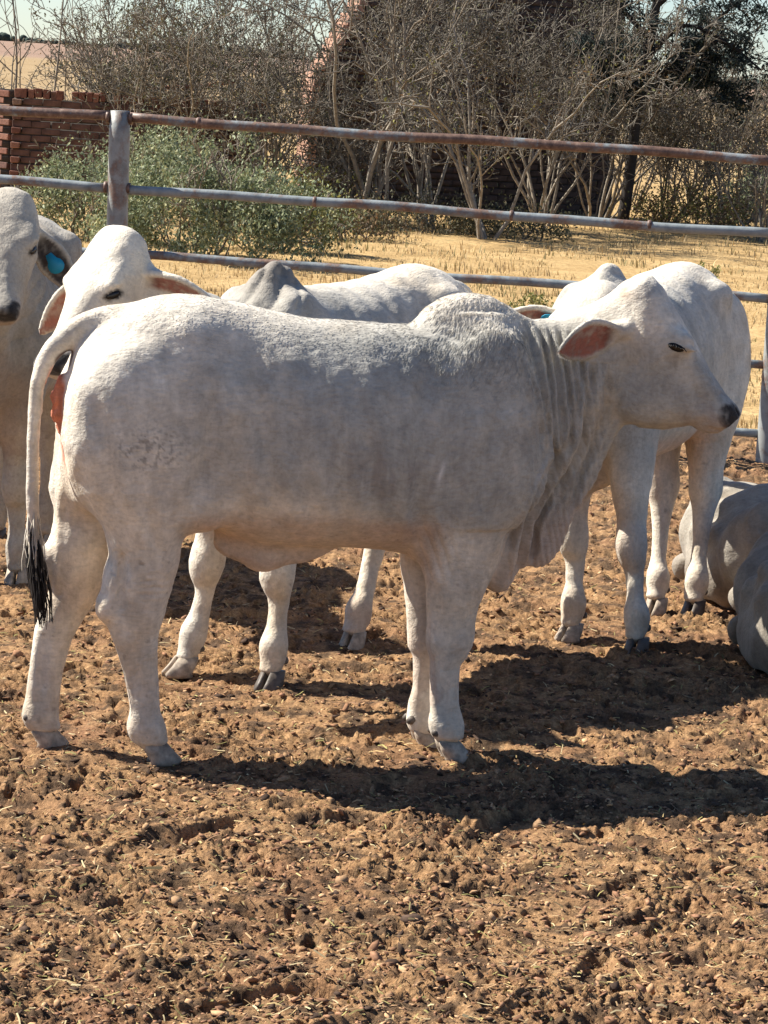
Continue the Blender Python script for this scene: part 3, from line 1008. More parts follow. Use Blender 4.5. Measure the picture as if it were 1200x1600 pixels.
class Field:
    def __init__(s, lo, hi, vox):
        s.lo, s.vox = np.asarray(lo, float), vox
        s.n = np.ceil((np.asarray(hi) - s.lo) / vox).astype(int) + 1
        s.F = np.full(s.n, 0.2, dtype=np.float32)
        s.ax = [s.lo[k] + vox * np.arange(s.n[k]) for k in range(3)]

    def sub(s, lo, hi, pad):
        sl = []
        for k in range(3):
            a = int(max(0, math.floor((lo[k] - pad - s.lo[k]) / s.vox)))
            b = int(min(s.n[k], math.ceil((hi[k] + pad - s.lo[k]) / s.vox) + 1))
            sl.append(slice(a, max(a, b)))
        X = s.ax[0][sl[0]][:, None, None]
        Y = s.ax[1][sl[1]][None, :, None]
        Z = s.ax[2][sl[2]][None, None, :]
        return tuple(sl), X, Y, Z

    def join(s, sl, f, k, mode='add'):
        a = s.F[sl]
        if a.size == 0: return
        f = f.astype(np.float32)
        if mode == 'cut':
            h = np.clip(0.5 - 0.5 * (a + f) / k, 0, 1)
            s.F[sl] = a * (1 - h) - f * h + k * h * (1 - h)
            return
        h = np.clip(0.5 + 0.5 * (a - f) / k, 0, 1)
        s.F[sl] = a * (1 - h) + f * h - k * h * (1 - h)

    def norm(s, f):
        if min(f.shape) < 2: return f
        g = np.gradient(f, s.vox)
        m = np.sqrt(g[0] ** 2 + g[1] ** 2 + g[2] ** 2)
        return f / np.maximum(m, 0.35)

    def xloft(s, xs, zt, zb, Wd, zcf, dew, th=0.02, k=0.02, nu=2.02, nl=2.35, y0=0.0):
        """stations along x: top, bottom, half width, place of the widest level, thinness of the lower half"""
        sl, X, Y, Z = s.sub((xs[0], y0 - max(Wd), min(zb)), (xs[-1], y0 + max(Wd), max(zt)), 0.05)
        x = X.ravel()
        xc = np.clip(x, xs[0], xs[-1])
        g = lambda a: ci(xc, xs, a)[:, None, None]
        T, B, w, cf, d = g(zt), g(zb), np.maximum(g(Wd), 0.012), g(zcf), g(dew)
        C = B + (T - B) * cf
        t = np.where(Z > C, (Z - C) / np.maximum(T - C, 0.01), (C - Z) / np.maximum(C - B, 0.01))
        gd = np.where(Z > C, 1.0, 1 - d * (1 - th / w) * sstep(0.1, 0.72, t))
        n = np.where(Z > C, nu, nl)
        r = ((np.abs(Y - y0) / (w * gd)) ** n + t ** n) ** (1 / n)
        f = (r - 1) * np.minimum(w * gd, (T - B) / 2)
        dx = np.abs(X - xc.reshape(X.shape))
        f = np.where(dx > 0, np.maximum(f, dx * 1.0) + .3 * dx, f)
        s.join(sl, np.clip(s.norm(f), -.15, .15), k)

    def zloft(s, st, k=0.03, n=2.2):
        """stations (z, cx, cy, a, b): a leg"""
        st = np.asarray(sorted(map(tuple, st)), float)
        z, cx, cy, a, b = st.T
        sl, X, Y, Z = s.sub((min(cx - a), min(cy - b), z[0]), (max(cx + a), max(cy + b), z[-1]), 0.06)
        zc = np.clip(Z.ravel(), z[0], z[-1])
        g = lambda v: ci(zc, z, v)[None, None, :]
        A, Bb = g(a), g(b)
        r = ((np.abs(X - g(cx)) / A) ** n + (np.abs(Y - g(cy)) / Bb) ** n) ** (1 / n)
        f = (r - 1) * np.minimum(A, Bb)
        f = s.norm(f)
        over = np.maximum(np.maximum(Z - z[-1], z[0] - Z), 0)
        s.join(sl, f + over * 1.2, k)

    def chain(s, P, k=0.03, n=None, flat=None):
        """P rows (x, y, z, r); flat=(axis vector, factor) squashes across that axis"""
        P = np.asarray(P, float)
        Q = spline(P, n or len(P) * 3)
        lo, hi = (Q[:, :3] - Q[:, 3:4]).min(0), (Q[:, :3] + Q[:, 3:4]).max(0)
        sl, X, Y, Z = s.sub(lo, hi, 0.05)
        shp = np.broadcast_shapes(X.shape, Y.shape, Z.shape)
        if 0 in shp: return
        pts = np.stack([np.broadcast_to(v, shp) for v in (X, Y, Z)], -1)
        M = np.eye(3)
        if flat is not None:
            a = np.asarray(flat[0], float); a /= np.linalg.norm(a)
            M = M + (flat[1] - 1) * np.outer(a, a)
        pts = pts @ M
        C = Q[:, :3] @ M
        best = np.full(shp, 1.0)
        for i in range(len(Q) - 1):
            a, b = C[i], C[i + 1]
            ab = b - a
            t = np.clip(((pts - a) @ ab) / max(ab @ ab, 1e-9), 0, 1)
            d = np.linalg.norm(pts - a - t[..., None] * ab, axis=-1) - (Q[i, 3] + t * (Q[i + 1, 3] - Q[i, 3]))
            best = np.minimum(best, d)
        if flat is not None: best = s.norm(best)
        s.join(sl, best, k)

    def ell(s, c, r, k=0.03, M=None, mode='add'):
        """ellipsoid; M rows = axes"""
        c, r = np.asarray(c, float), np.asarray(r, float)
        R0 = max(r)
        sl, X, Y, Z = s.sub(c - R0, c + R0, 0.04)
        D = [X - c[0], Y - c[1], Z - c[2]]
        M = np.eye(3) if M is None else np.asarray(M, float)
        q = [M[i, 0] * D[0] + M[i, 1] * D[1] + M[i, 2] * D[2] for i in range(3)]
        k0 = np.sqrt(sum((q[i] / r[i]) ** 2 for i in range(3)))
        k1 = np.sqrt(sum((q[i] / r[i] ** 2) ** 2 for i in range(3)))
        s.join(sl, k0 * (k0 - 1) / np.maximum(k1, 1e-6), k, mode)

    def head(s, O, es, ev, HS, k=0.03, sc=1.0):
        """O origin on the axis at the poll, es towards the muzzle, ev towards the forehead side"""
        es, ev = np.asarray(es, float), np.asarray(ev, float)
        ew = np.cross(es, ev)
        lo, hi = np.minimum(O, O + es * .46 * sc) - .22, np.maximum(O, O + es * .46 * sc) + .22
        sl, X, Y, Z = s.sub(lo, hi, 0.0)
        D = [X - O[0], Y - O[1], Z - O[2]]
        S, V, Wc = [(e[0] * D[0] + e[1] * D[1] + e[2] * D[2]) / sc for e in (es, ev, ew)]
        ss = HS['s']
        Sc = np.clip(S, ss[0], ss[-1])
        T, B, w = ci(Sc, ss, HS['top']), ci(Sc, ss, HS['bot']), ci(Sc, ss, HS['w'])
        C = B + (T - B) * ci(Sc, ss, HS['cf'])
        t = np.where(V > C, (V - C) / np.maximum(T - C, .005), (C - V) / np.maximum(C - B, .005))
        jaw = ci(Sc, ss, HS['jaw'])
        gd = np.where(V > C, 1.0, 1 - jaw * sstep(0, 1, t))
        n = 2.5
        r = ((np.abs(Wc) / (w * gd)) ** n + t ** n) ** (1 / n)
        ds = np.abs(S - Sc)
        f = (r - 1) * np.minimum(w * gd, (T - B) / 2)
        f = np.where(ds > 0, np.maximum(f + ds * .6, ds), f)
        s.join(sl, np.clip(s.norm(f * sc), -.15, .15), k)

    def ear(s, O, eu, en, Ln, Wd, k=0.012, th=0.0065, curl=3.0, cup=0.04):
        """O root, eu towards the tip, en = the way the open inner side faces"""
        eu = np.asarray(eu, float); eu /= np.linalg.norm(eu)
        en = np.asarray(en, float); en -= eu * (en @ eu); en /= np.linalg.norm(en)
        ev = np.cross(en, eu)
        lo, hi = np.minimum(O, O + eu * Ln) - Wd, np.maximum(O, O + eu * Ln) + Wd
        sl, X, Y, Z = s.sub(lo, hi, 0.02)
        D = [X - O[0], Y - O[1], Z - O[2]]
        U, V, Wc = [(e[0] * D[0] + e[1] * D[1] + e[2] * D[2]) for e in (eu, ev, en)]
        u = np.clip(U / Ln, 0, 1)
        hwf = lambda q: Wd * 0.5 * ci(q, [0, .12, .3, .5, .7, .88, 1.0], EARW)
        hw = Wd * 0.5 * ci(u, [0, .12, .3, .5, .7, .88, 1.0], EARW)
        cur = curl * (1 - .55 * u)
        surf = cur * V * V - cup * np.sin(u * math.pi) * 0.35
        d1 = np.abs(Wc - surf) / np.sqrt(1 + (2 * cur * V) ** 2) - th * (1.25 - .5 * u)
        d2 = np.abs(V) - hw
        d3 = np.maximum(-U, U - Ln)
        f = np.maximum(np.maximum(d1, d2), d3)
        h = np.clip(0.5 + 0.5 * (d1 - d2) / .008, 0, 1)
        f = np.maximum(d2 * (1 - h) + d1 * h + .008 * h * (1 - h), d3)
        s.join(sl, f, k)
        # thicker rims
        for sg in (-1, 1):
            uu = np.linspace(.05, .97, 9)
            hv = hwf(uu) * .96 * sg
            sw_ = curl * (1 - .55 * uu) * hv * hv - cup * np.sin(uu * math.pi) * .35
            pts_ = np.asarray(O) + uu[:, None] * Ln * eu + hv[:, None] * ev + sw_[:, None] * en
            s.chain(np.column_stack([pts_, np.linspace(th * 1.5, th * .9, 9)]), k=.006, n=18)
        # gristly tube at the root
        s.chain([(*(O - eu * .02 - en * .006), .026), (*(O + eu * .03 + en * -.020), .017), (*(O + eu * .075 - en * .018), .008)], k=.012)
        return dict(O=np.asarray(O), eu=eu, ev=ev, en=en, L=Ln, W=Wd, cur=curl, cup=cup)

    def mesh(s, it=2):
        F = np.clip(s.F, -0.04, 0.04)
        g = openvdb.FloatGrid(0.04)
        g.copyFromArray(np.ascontiguousarray(F))
        P, Q = g.convertToQuads(0.0)
        P, Q = np.asarray(P, float), np.asarray(Q, dtype=np.int64)
        P = P * s.vox + s.lo
        # keep the biggest island out of stray bits is not needed: every primitive overlaps the body
        E = np.vstack([Q[:, [0, 1]], Q[:, [1, 2]], Q[:, [2, 3]], Q[:, [3, 0]]])
        for _ in range(it):
            A = np.zeros_like(P); c = np.zeros(len(P))
            for a, b in ((0, 1), (1, 0)):
                for d in range(3): A[:, d] += np.bincount(E[:, a], P[E[:, b], d], len(P))
                c += np.bincount(E[:, a], minlength=len(P))
            P = P * .45 + .55 * A / np.maximum(c, 1)[:, None]
        # outward faces
        n = np.cross(P[Q[:, 2]] - P[Q[:, 0]], P[Q[:, 3]] - P[Q[:, 1]])
        i = np.argmax(P[Q[:, 0], 2])
        if n[i, 2] < 0: Q = Q[:, ::-1]
        return P, Q


def vnormals(P, Q):
    n = np.cross(P[Q[:, 2]] - P[Q[:, 0]], P[Q[:, 3]] - P[Q[:, 1]])
    A = np.zeros_like(P)
    for d in range(3):
        for c in range(4): A[:, d] += np.bincount(Q[:, c], n[:, d], len(P))
    return A / (np.linalg.norm(A, axis=1)[:, None] + 1e-12)


def gauss(P, c, r):
    """soft blob mask round c with radii r"""
    q = (P - np.asarray(c)) / np.asarray(r)
    return np.exp(-(q * q).sum(1))


# ------------------------------------------------------------------ coat materials
def make_coat():
    m, nt, b = new_mat('cattle_hide')
    a = N(nt, 'ShaderNodeVertexColor', layer_name='col')
    co = texco(nt)
    n1 = noise_tex(nt, 9, 5, .6, co)
    n2 = noise_tex(nt, 1, 4, .6, scaled(nt, co, (150, 150, 60)))
    c = mixc(nt, 1.0, a.outputs[0], ramp(nt, n1, [(.3, (.86, .85, .84)), (.7, (1.08, 1.07, 1.05))]), 'MULTIPLY')
    # hair lying in swirled streaks
    wv = N(nt, 'ShaderNodeTexNoise', Scale=3.5, Detail=2)
    L(nt, co, wv.inputs['Vector'])
    va = N(nt, 'ShaderNodeVectorMath', operation='MULTIPLY_ADD')
    va.inputs[1].default_value = (.10, .10, .10)
    L(nt, wv.outputs['Color'], va.inputs[0]); L(nt, co, va.inputs[2])
    mp = nt.nodes.new('ShaderNodeMapping')
    mp.inputs['Rotation'].default_value = (0, R(-62), 0)
    mp.inputs['Scale'].default_value = (48, 100, 115)
    L(nt, va.outputs[0], mp.inputs['Vector'])
    n3 = noise_tex(nt, 1, 4, .65, mp.outputs[0])
    c = mixc(nt, 0.42, c, ramp(nt, n3, [(.32, (.66, .65, .64)), (.5, (1, 1, 1)), (.66, (1.16, 1.15, 1.14))]), 'MULTIPLY')
    c = mixc(nt, 0.45, c, ramp(nt, n2, [(.3, (.80, .79, .78)), (.62, (1.06, 1.05, 1.04))]), 'MULTIPLY')
    L(nt, c, b.inputs['Base Color'])
    b.inputs['Roughness'].default_value = .72
    b.inputs['Specular IOR Level'].default_value = .25
    b.inputs['Sheen Weight'].default_value = .12
    b.inputs['Sheen Roughness'].default_value = .5
    h = N(nt, 'ShaderNodeMath', operation='ADD')
    L(nt, n3, h.inputs[0])
    L(nt, noise_tex(nt, 45, 4, .6, co), h.inputs[1])
    bump(nt, b, h.outputs[0], .42, .008)
    return m


def make_hairmat():
    m, nt, b = new_mat('cattle_hair')
    a = N(nt, 'ShaderNodeAttribute', attribute_name='col')
    L(nt, a.outputs['Color'], b.inputs['Base Color'])
    b.inputs['Roughness'].default_value = .6
    b.inputs['Specular IOR Level'].default_value = .2
    return m


M_COAT, M_HAIR = make_coat(), make_hairmat()
M_EYE = simple_mat('dark_eye', (.010, .008, .007), .22, .1, spec=.35)
M_HOOF = simple_mat('pale_hoof', (.34, .275, .21), .65, .5, 40, bmp=.2)
M_HOOFD = simple_mat('dark_hoof', (.10, .082, .068), .5, .4, 40, bmp=.2)
M_HORN = simple_mat('dark_horn', (.05, .042, .04), .5, .3, 60, bmp=.3)
M_BLACKHAIR = simple_mat('black_hair', (.018, .016, .016), .55, .4, 60)
M_TAG = simple_mat('blue_tag', (.012, .22, .36), .45, .15, 20)

# ------------------------------------------------------------------ outline of the standing bull calf, traced on its median plane
ORG, YAW = np.array([-.25, 7.57, 0.0]), R(15.4)
FWD = np.array([math.cos(YAW), math.sin(YAW), 0])
LFT = np.array([-math.sin(YAW), math.cos(YAW), 0])


def loc(px, py, y=0.0):
    """pixel of the photograph -> (x, z) on the animal's own plane y"""
    d = ray(px, py)
    O = ORG + LFT * y
    t = ((O - CAM) @ LFT) / (d @ LFT)
    p = CAM + d * t - ORG
    return p @ FWD, p[2]


TOP = [(97, 625), (102, 582), (115, 545), (140, 514), (170, 492), (200, 478), (250, 462), (300, 459), (350, 468), (400, 479), (450, 490),
       (500, 498), (560, 502), (620, 506), (660, 507), (700, 507), (740, 506), (780, 503), (810, 501), (840, 500), (870, 496), (900, 487),
       (930, 475), (960, 459), (985, 448), (1010, 450)]
BOT = [(95, 690), (104, 740), (120, 785), (150, 800), (200, 802), (250, 802), (300, 806), (350, 832), (400, 846), (450, 850), (500, 850),
       (560, 853), (620, 862), (660, 878), (700, 892), (740, 908), (775, 914), (795, 897), (830, 879), (860, 869), (882, 852), (902, 797),
       (935, 750), (955, 700), (975, 665), (1000, 640)]
WID = [(97, .06), (105, .09), (118, .118), (145, .148), (175, .165), (205, .178), (250, .195), (300, .203), (350, .203), (400, .21), (450, .222),
       (500, .230), (560, .230), (620, .217), (660, .200), (700, .185), (740, .168), (780, .15), (810, .132), (840, .118), (870, .108),
       (900, .10), (930, .095), (960, .088), (985, .07), (1010, .045)]
tx = np.array([loc(*p) for p in TOP])
bx = np.array([loc(*p) for p in BOT])
wx = np.array([loc(p[0], 480 + 0 * p[1])[0] for p in WID])
XS = np.linspace(max(tx[0, 0], bx[0, 0], wx[0]), min(tx[-1, 0], bx[-1, 0], wx[-1]), 60)
ZT, ZB, WX = ci(XS, tx[:, 0], tx[:, 1]), ci(XS, bx[:, 0], bx[:, 1]), ci(XS, wx, [p[1] for p in WID])
x_sh, x_nk = loc(700, 600)[0], loc(850, 600)[0]
x_rump, x_flank = loc(110, 600)[0], loc(300, 600)[0]
DEW = sstep(loc(730, 600)[0], loc(835, 600)[0], XS)
ZCF = .50 + .12 * sstep(x_sh, x_nk, XS) - .0 * XS

HIND = [(600, 125, 300, .060, .095), (650, 112, 312, .085, .105), (700, 102, 322, .100, .110), (760, 124, 325, .098, .108), (800, 147, 308, .088, .105),
        (835, 164, 288, .078, .10), (870, 171, 282, .068, .097), (910, 168, 271, .058, .094), (950, 161, 259, .049, .092), (985, 170, 250, .043, .09),
        (1020, 184, 247, .037, .09), (1070, 196, 248, .034, .09), (1110, 203, 250, .036, .09), (1140, 205, 256, .041, .09), (1158, 209, 262, .040, .09)]
HINDF = [(600, 118, 290, .060, .095), (650, 104, 300, .085, .105), (700, 86, 296, .100, .11), (760, 77, 284, .098, .11), (804, 86, 245, .088, .105), (835, 80, 200, .076, .10),
         (864, 71, 173, .066, .097), (905, 72, 164, .057, .095), (924, 76, 156, .052, .093), (945, 68, 143, .048, .092), (975, 56, 125, .043, .09),
         (1002, 51, 112, .038, .09), (1055, 44, 98, .034, .09), (1090, 40, 93, .036, .09), (1119, 36, 92, .041, .09), (1136, 43, 95, .040, .09)]
FORE = [(640, 690, 800, .03, .125), (700, 665, 812, .06, .118), (780, 655, 800, .074, .108), (840, 657, 785, .070, .095), (880, 659, 775, .063, .088), (915, 665, 760, .056, .084),
        (950, 667, 746, .050, .08), (977, 668, 741, .048, .078), (1021, 672, 729, .046, .076), (1040, 673, 718, .041, .075), (1077, 672, 716, .034, .075),
        (1110, 673, 718, .034, .075), (1131, 673, 720, .038, .075), (1150, 677, 723, .040, .075)]
FOREF = [(640, 690, 790, .03, .125), (700, 650, 795, .06, .115), (780, 642, 775, .072, .10), (840, 632, 740, .068, .088), (877, 626, 722, .062, .08), (915, 631, 706, .055, .075),
         (940, 634, 700, .05, .07), (977, 637, 697, .047, .067), (1009, 638, 695, .045, .066), (1027, 646, 694, .04, .065), (1071, 645, 690, .033, .065),
         (1102, 638, 686, .034, .065), (1127, 637, 688, .038, .065), (1140, 643, 690, .040, .065)]


def leg_st(T, side):
    out = []
    for py, b, f, w, cy in T:
        xb, z = loc(b, py, side * cy)
        xf, z2 = loc(f, py, side * cy)
        out.append(((z + z2) / 2, (xb + xf) / 2, side * cy, (xf - xb) / 2, w))
    return out


L_HN, L_HF, L_FN, L_FF = leg_st(HIND, -1), leg_st(HINDF, 1), leg_st(FORE, -1), leg_st(FOREF, 1)

# head outline -> stations along its own axis
_p0, _p1 = np.array(loc(1000, 455)), np.array(loc(1128, 648))
H_ES = (_p1 - _p0) / np.linalg.norm(_p1 - _p0)
H_EV = np.array([-H_ES[1], H_ES[0]])
H_LEN = np.linalg.norm(_p1 - _p0)
FRONT = [(985, 440), (1010, 439), (1036, 459), (1060, 493), (1085, 535), (1106, 578), (1128, 611), (1148, 634), (1153, 645)]
JAW = [(968, 474), (948, 530), (945, 585), (972, 640), (1010, 668), (1042, 672), (1075, 664), (1092, 674), (1118, 675), (1140, 666)]


def hsv(pts):
    q = np.array([loc(*p) for p in pts]) - _p0
    return q @ H_ES, q @ H_EV


fs, fv = hsv(FRONT)
js, jv = hsv(JAW)
_s = np.linspace(-.012, max(fs[-1], js[-1]) - .017, 26)
HS = dict(s=_s, top=np.interp(_s, fs, fv), bot=np.interp(_s, js, jv))
HS['w'] = ci(_s / H_LEN, [-.1, 0, .12, .28, .40, .52, .66, .80, .92, 1.0, 1.06], [.055, .076, .094, .104, .104, .088, .072, .067, .069, .065, .055])
HS['cf'] = ci(_s / H_LEN, [-.1, .3, .6, 1.0], [.60, .66, .58, .50])
HS['jaw'] = ci(_s / H_LEN, [-.1, .2, .5, .75, 1.0], [.25, .42, .5, .35, .15])


# ------------------------------------------------------------------ pieces added to every animal
def claw(parent, c, ang, mat, side, L0=.085, w=.040, h=.058):
    """one claw of a cloven hoof: D-shaped sole, sloping front"""
    n = 14
    a = np.linspace(0, 2 * math.pi, n, endpoint=False)
    rings = []
    for z, fx, sc in ((0, .0, 1.0), (.012, .004, 1.0), (h * .55, -.012, .90), (h, -.026, .74)):
        x = np.where(np.cos(a) > 0, np.cos(a) * L0 * .62, np.cos(a) * L0 * .40) * sc + fx
        y = np.sin(a) * w * .5 * sc * (1 - .30 * np.clip(np.cos(a), 0, 1) ** 2)
        y = y - side * .010 * np.clip(np.cos(a), 0, 1) ** 2
        rings.append(np.stack([x, y + side * w * .53, np.full(n, z)], 1))
    V = np.vstack(rings)
    ca, sa = math.cos(ang), math.sin(ang)
    V[:, :2] = V[:, :2] @ np.array([[ca, sa], [-sa, ca]])
    i = np.arange(n); j = (i + 1) % n
    Q = np.vstack([np.stack([r * n + i, r * n + j, (r + 1) * n + j, (r + 1) * n + i], 1) for r in range(3)])
    k = len(V)
    V = np.vstack([V, V[:n].mean(0), V[3 * n:].mean(0)])
    T = np.vstack([np.stack([np.full(n, k), j, i], 1), np.stack([np.full(n, k + 1), 3 * n + i, 3 * n + j], 1)])
    return mesh_np('hoof', V + np.asarray(c), [Q, T], mat, parent, True)


def dewclaw(parent, c, ang, side):
    n = 10
    a = np.arange(n) * 2 * math.pi / n
    V = np.vstack([np.stack([np.cos(a) * r, np.sin(a) * r * .9, np.full(n, z)], 1) for r, z in ((.013, 0), (.012, .012), (.007, .021))] + [np.array([[0, 0, .024], [0, 0, -.004]])])
    i = np.arange(n); j = (i + 1) % n
    Q = np.vstack([np.stack([r * n + i, r * n + j, (r + 1) * n + j, (r + 1) * n + i], 1) for r in range(2)])
    T = np.vstack([np.stack([np.full(n, 3 * n), 2 * n + i, 2 * n + j], 1), np.stack([np.full(n, 3 * n + 1), j, i], 1)])
    # point backwards and down
    V = V @ np.array(Matrix.Rotation(R(-115), 3, 'Y')).T
    V[:, 1] += side * .020
    ca, sa = math.cos(ang), math.sin(ang)
    V[:, :2] = V[:, :2] @ np.array([[ca, sa], [-sa, ca]])
    return mesh_np('dewclaw', V + np.asarray(c), [Q, T], M_HOOFD, parent, True)


def blob(name, parent, c, r, M, mat, n=16):
    """small ellipsoid"""
    me = bpy.data.meshes.new(name)
    bm = bmesh.new()
    bmesh.ops.create_uvsphere(bm, u_segments=n, v_segments=n // 2 + 2, radius=1)
    M = np.asarray(M, float)
    for v in bm.verts:
        p = np.array(v.co) * r
        v.co = Vector(p @ M + np.asarray(c))
    for f in bm.faces: f.smooth = True
    bm.to_mesh(me); bm.free()
    me.materials.append(mat)
    o = bpy.data.objects.new(name, me)
    COL.objects.link(o)
    o.parent = parent
    return o


def coat_hair(parent, P, Q, Nrm, colv, flow, nstr, length, lift=.15, rad=.0005, mask=None, seed=1, name='coat'):
    """short hairs lying along the flow direction"""
    g = np.random.default_rng(seed)
    n = np.cross(P[Q[:, 2]] - P[Q[:, 0]], P[Q[:, 3]] - P[Q[:, 1]])
    ar = np.linalg.norm(n, axis=1)
    if mask is not None: ar = ar * mask[Q].mean(1)
    f = g.choice(len(Q), nstr, p=ar / ar.sum())
    w = g.dirichlet((1, 1, 1, 1), nstr)
    q = Q[f]
    X = (P[q] * w[..., None]).sum(1)
    nn = (Nrm[q] * w[..., None]).sum(1)
    nn /= np.linalg.norm(nn, axis=1)[:, None] + 1e-9
    cc = (colv[q] * w[..., None]).sum(1)
    fl = flow(X, nn)
    fl = fl + .32 * np.stack([noise3(X * 11 + 9.1 * k, seed + 3 * k) for k in range(3)], 1) + 0.15 * np.stack([noise3(X * 40 + 9.1 * k, seed + 3 * k) for k in range(3)], 1) + g.normal(0, .14, X.shape)
    fl = fl - nn * (fl * nn).sum(1)[:, None]
    fl /= np.linalg.norm(fl, axis=1)[:, None] + 1e-9
    ln = length(X) * g.uniform(.6, 1.25, nstr)
    lf = lift * g.uniform(.5, 1.5, nstr)
    t = np.array([0, .33, .67, 1.0])
    pts = X[:, None] - nn[:, None] * .001 + ln[:, None, None] * (fl[:, None] * (t[None, :, None] ** 1.0) + nn[:, None] * (lf[:, None] * (t - .35 * t * t)[None])[..., None])
    h = bpy.data.hair_curves.new(name)
    h.add_curves([4] * nstr)
    h.attributes['position'].data.foreach_set('vector', np.ascontiguousarray(pts, dtype=np.float32).ravel())
    ra = h.attributes.new('radius', 'FLOAT', 'POINT')
    ra.data.foreach_set('value', np.tile(np.array([rad, rad * .9, rad * .7, rad * .25], dtype=np.float32), nstr))
    ca = h.attributes.new('col', 'FLOAT_COLOR', 'CURVE')
    c4 = np.ones((nstr, 4), dtype=np.float32)
    c4[:, :3] = cc * (g.uniform(.72, 1.2, nstr) * (1 + .45 * noise3(np.stack([(X[:, 0] * .5 + X[:, 2] * .87) * 40, X[:, 1] * 90, (X[:, 2] * .5 - X[:, 0] * .87) * 110], 1), seed + 4)))[:, None]
    ca.data.foreach_set('color', c4.ravel())
    h.materials.append(M_HAIR)
    o = bpy.data.objects.new(name, h)
    COL.objects.link(o)
    o.parent = parent
    return o

# ------------------------------------------------------------------ coat colour (pigment only)
CREAM, GREY, TAN = np.array([.70, .635, .535]), np.array([.37, .36, .325]), np.array([.50, .36, .27])
PINK, DARKSKIN = np.array([.30, .12, .09]), np.array([.028, .024, .022])
def pigment(P, Nm, grey=1.0, seed=3):
    n1, n2, n3 = fbm3(P * 5, 4, seed), fbm3(P * 17, 3, seed + 9), fbm3(P * 2.2, 3, seed + 20)
    c = np.tile(CREAM, (len(P), 1))
    x, y, z = P.T
    # warm yellowish patches of thinner hair
    yl = sstep(.05, .5, fbm3(P * 4.3, 3, seed + 31)) * .55
    c += (np.array([.58, .46, .32]) - c) * yl[:, None]
    # smoky neck, hump flank and shoulder of the breed, fading over the barrel
    g = sstep(-.15, .40, x + .22 * n3) * sstep(1.27, 1.10, z + .10 * n1) * sstep(.50, .74, z + .12 * n1) * (1 - .75 * sstep(.74, .92, x))
    g = np.clip(g * 1.0 + .72 * sstep(-.45, -.1, x + .2 * n3) * sstep(1.2, 1.05, z) * sstep(.6, .8, z) + .55 * n1 * sstep(.4, .6, z), 0, 1) * grey
    c += (GREY - c) * np.clip(g, 0, .9)[:, None]
    # thin tan skin under the belly and inside the thighs
    t = sstep(.69, .635, z + .015 * n1) * sstep(.42, .5, z) * np.maximum(sstep(.15, -.35, Nm[:, 2]), .55) * .9 * sstep(-.36, -.24, x) * sstep(.42, .34, x)
    t = np.maximum(t, .35 * sstep(.74, .6, z) * sstep(-.03, .05, -np.abs(y) + .10) * sstep(.3, .42, z))
    c += (TAN - c) * np.clip(t * (.8 + .5 * n1), 0, 1)[:, None]
    # dust and dung stains low on the legs
    s = sstep(.42, .02, z) * np.clip(.30 + .75 * n2 + .5 * n1, 0, .78)
    c += (np.array([.40, .30, .21]) - c) * s[:, None]
    st = sstep(.30, .55, n2 + .5 * n1) * .4 * sstep(1.1, .7, z)
    c += (np.array([.42, .36, .30]) - c) * st[:, None]
    # uneven, slightly streaky hair colour
    sk = fbm3(P * np.array([34, 34, 12]), 3, seed + 40)
    c = c * (1 + .20 * n2 + .22 * sk + .12 * n1 + .16 * fbm3(P * 75, 2, seed + 60))[:, None]
    sp = sstep(.42, .62, fbm3(P * 48, 2, seed + 50)) * .45
    c += (np.array([.20, .17, .145]) - c) * (sp * sstep(.9, .5, z))[:, None]
    return np.clip(c, .01, .85)


def head_paint(c, P, O, es, ev, sc=1.0, seed=0, eyes=True):
    """black nose, dark lids and lips"""
    es, ev = np.asarray(es), np.asarray(ev)
    ew = np.cross(es, ev)
    D = (P - O) / sc
    S, V, Wc = D @ es, D @ ev, D @ ew
    S0 = HS['s'][-1]
    nz = fbm3(P * 45, 3, seed) * .016
    noseV = ci(np.clip(S, HS['s'][0], S0), HS['s'], HS['top'])
    pad = np.sqrt(((S - (S0 - .021)) / .036) ** 2 + ((V - .010) / .033) ** 2) + nz * 12
    m = sstep(1.14, .84, pad) * sstep(.080, .058, np.abs(Wc) + nz)
    c += (DARKSKIN - c) * m[:, None]
    # thinner pinkish hair round the lips and the lower jaw
    m = sstep(S0 - .13, S0 - .02, S) * sstep(.0, -.03, V) * .45 * (S < S0 + .1) * (np.abs(Wc) < .1)
    c += (np.array([.46, .34, .27]) - c) * m[:, None]
    return c


def ear_mask(P, E):
    D = P - E['O']
    U, V, Wc = D @ E['eu'], D @ E['ev'], D @ E['en']
    u = np.clip(U / E['L'], 0, 1)
    surf = E['cur'] * (1 - .55 * u) * V * V - E['cup'] * np.sin(u * math.pi) * .35
    return sstep(-.01, .03, U) * (U < E['L'] * 1.1) * (np.abs(V) < E['W'] * .62) * sstep(.03, .02, np.abs(Wc - surf))


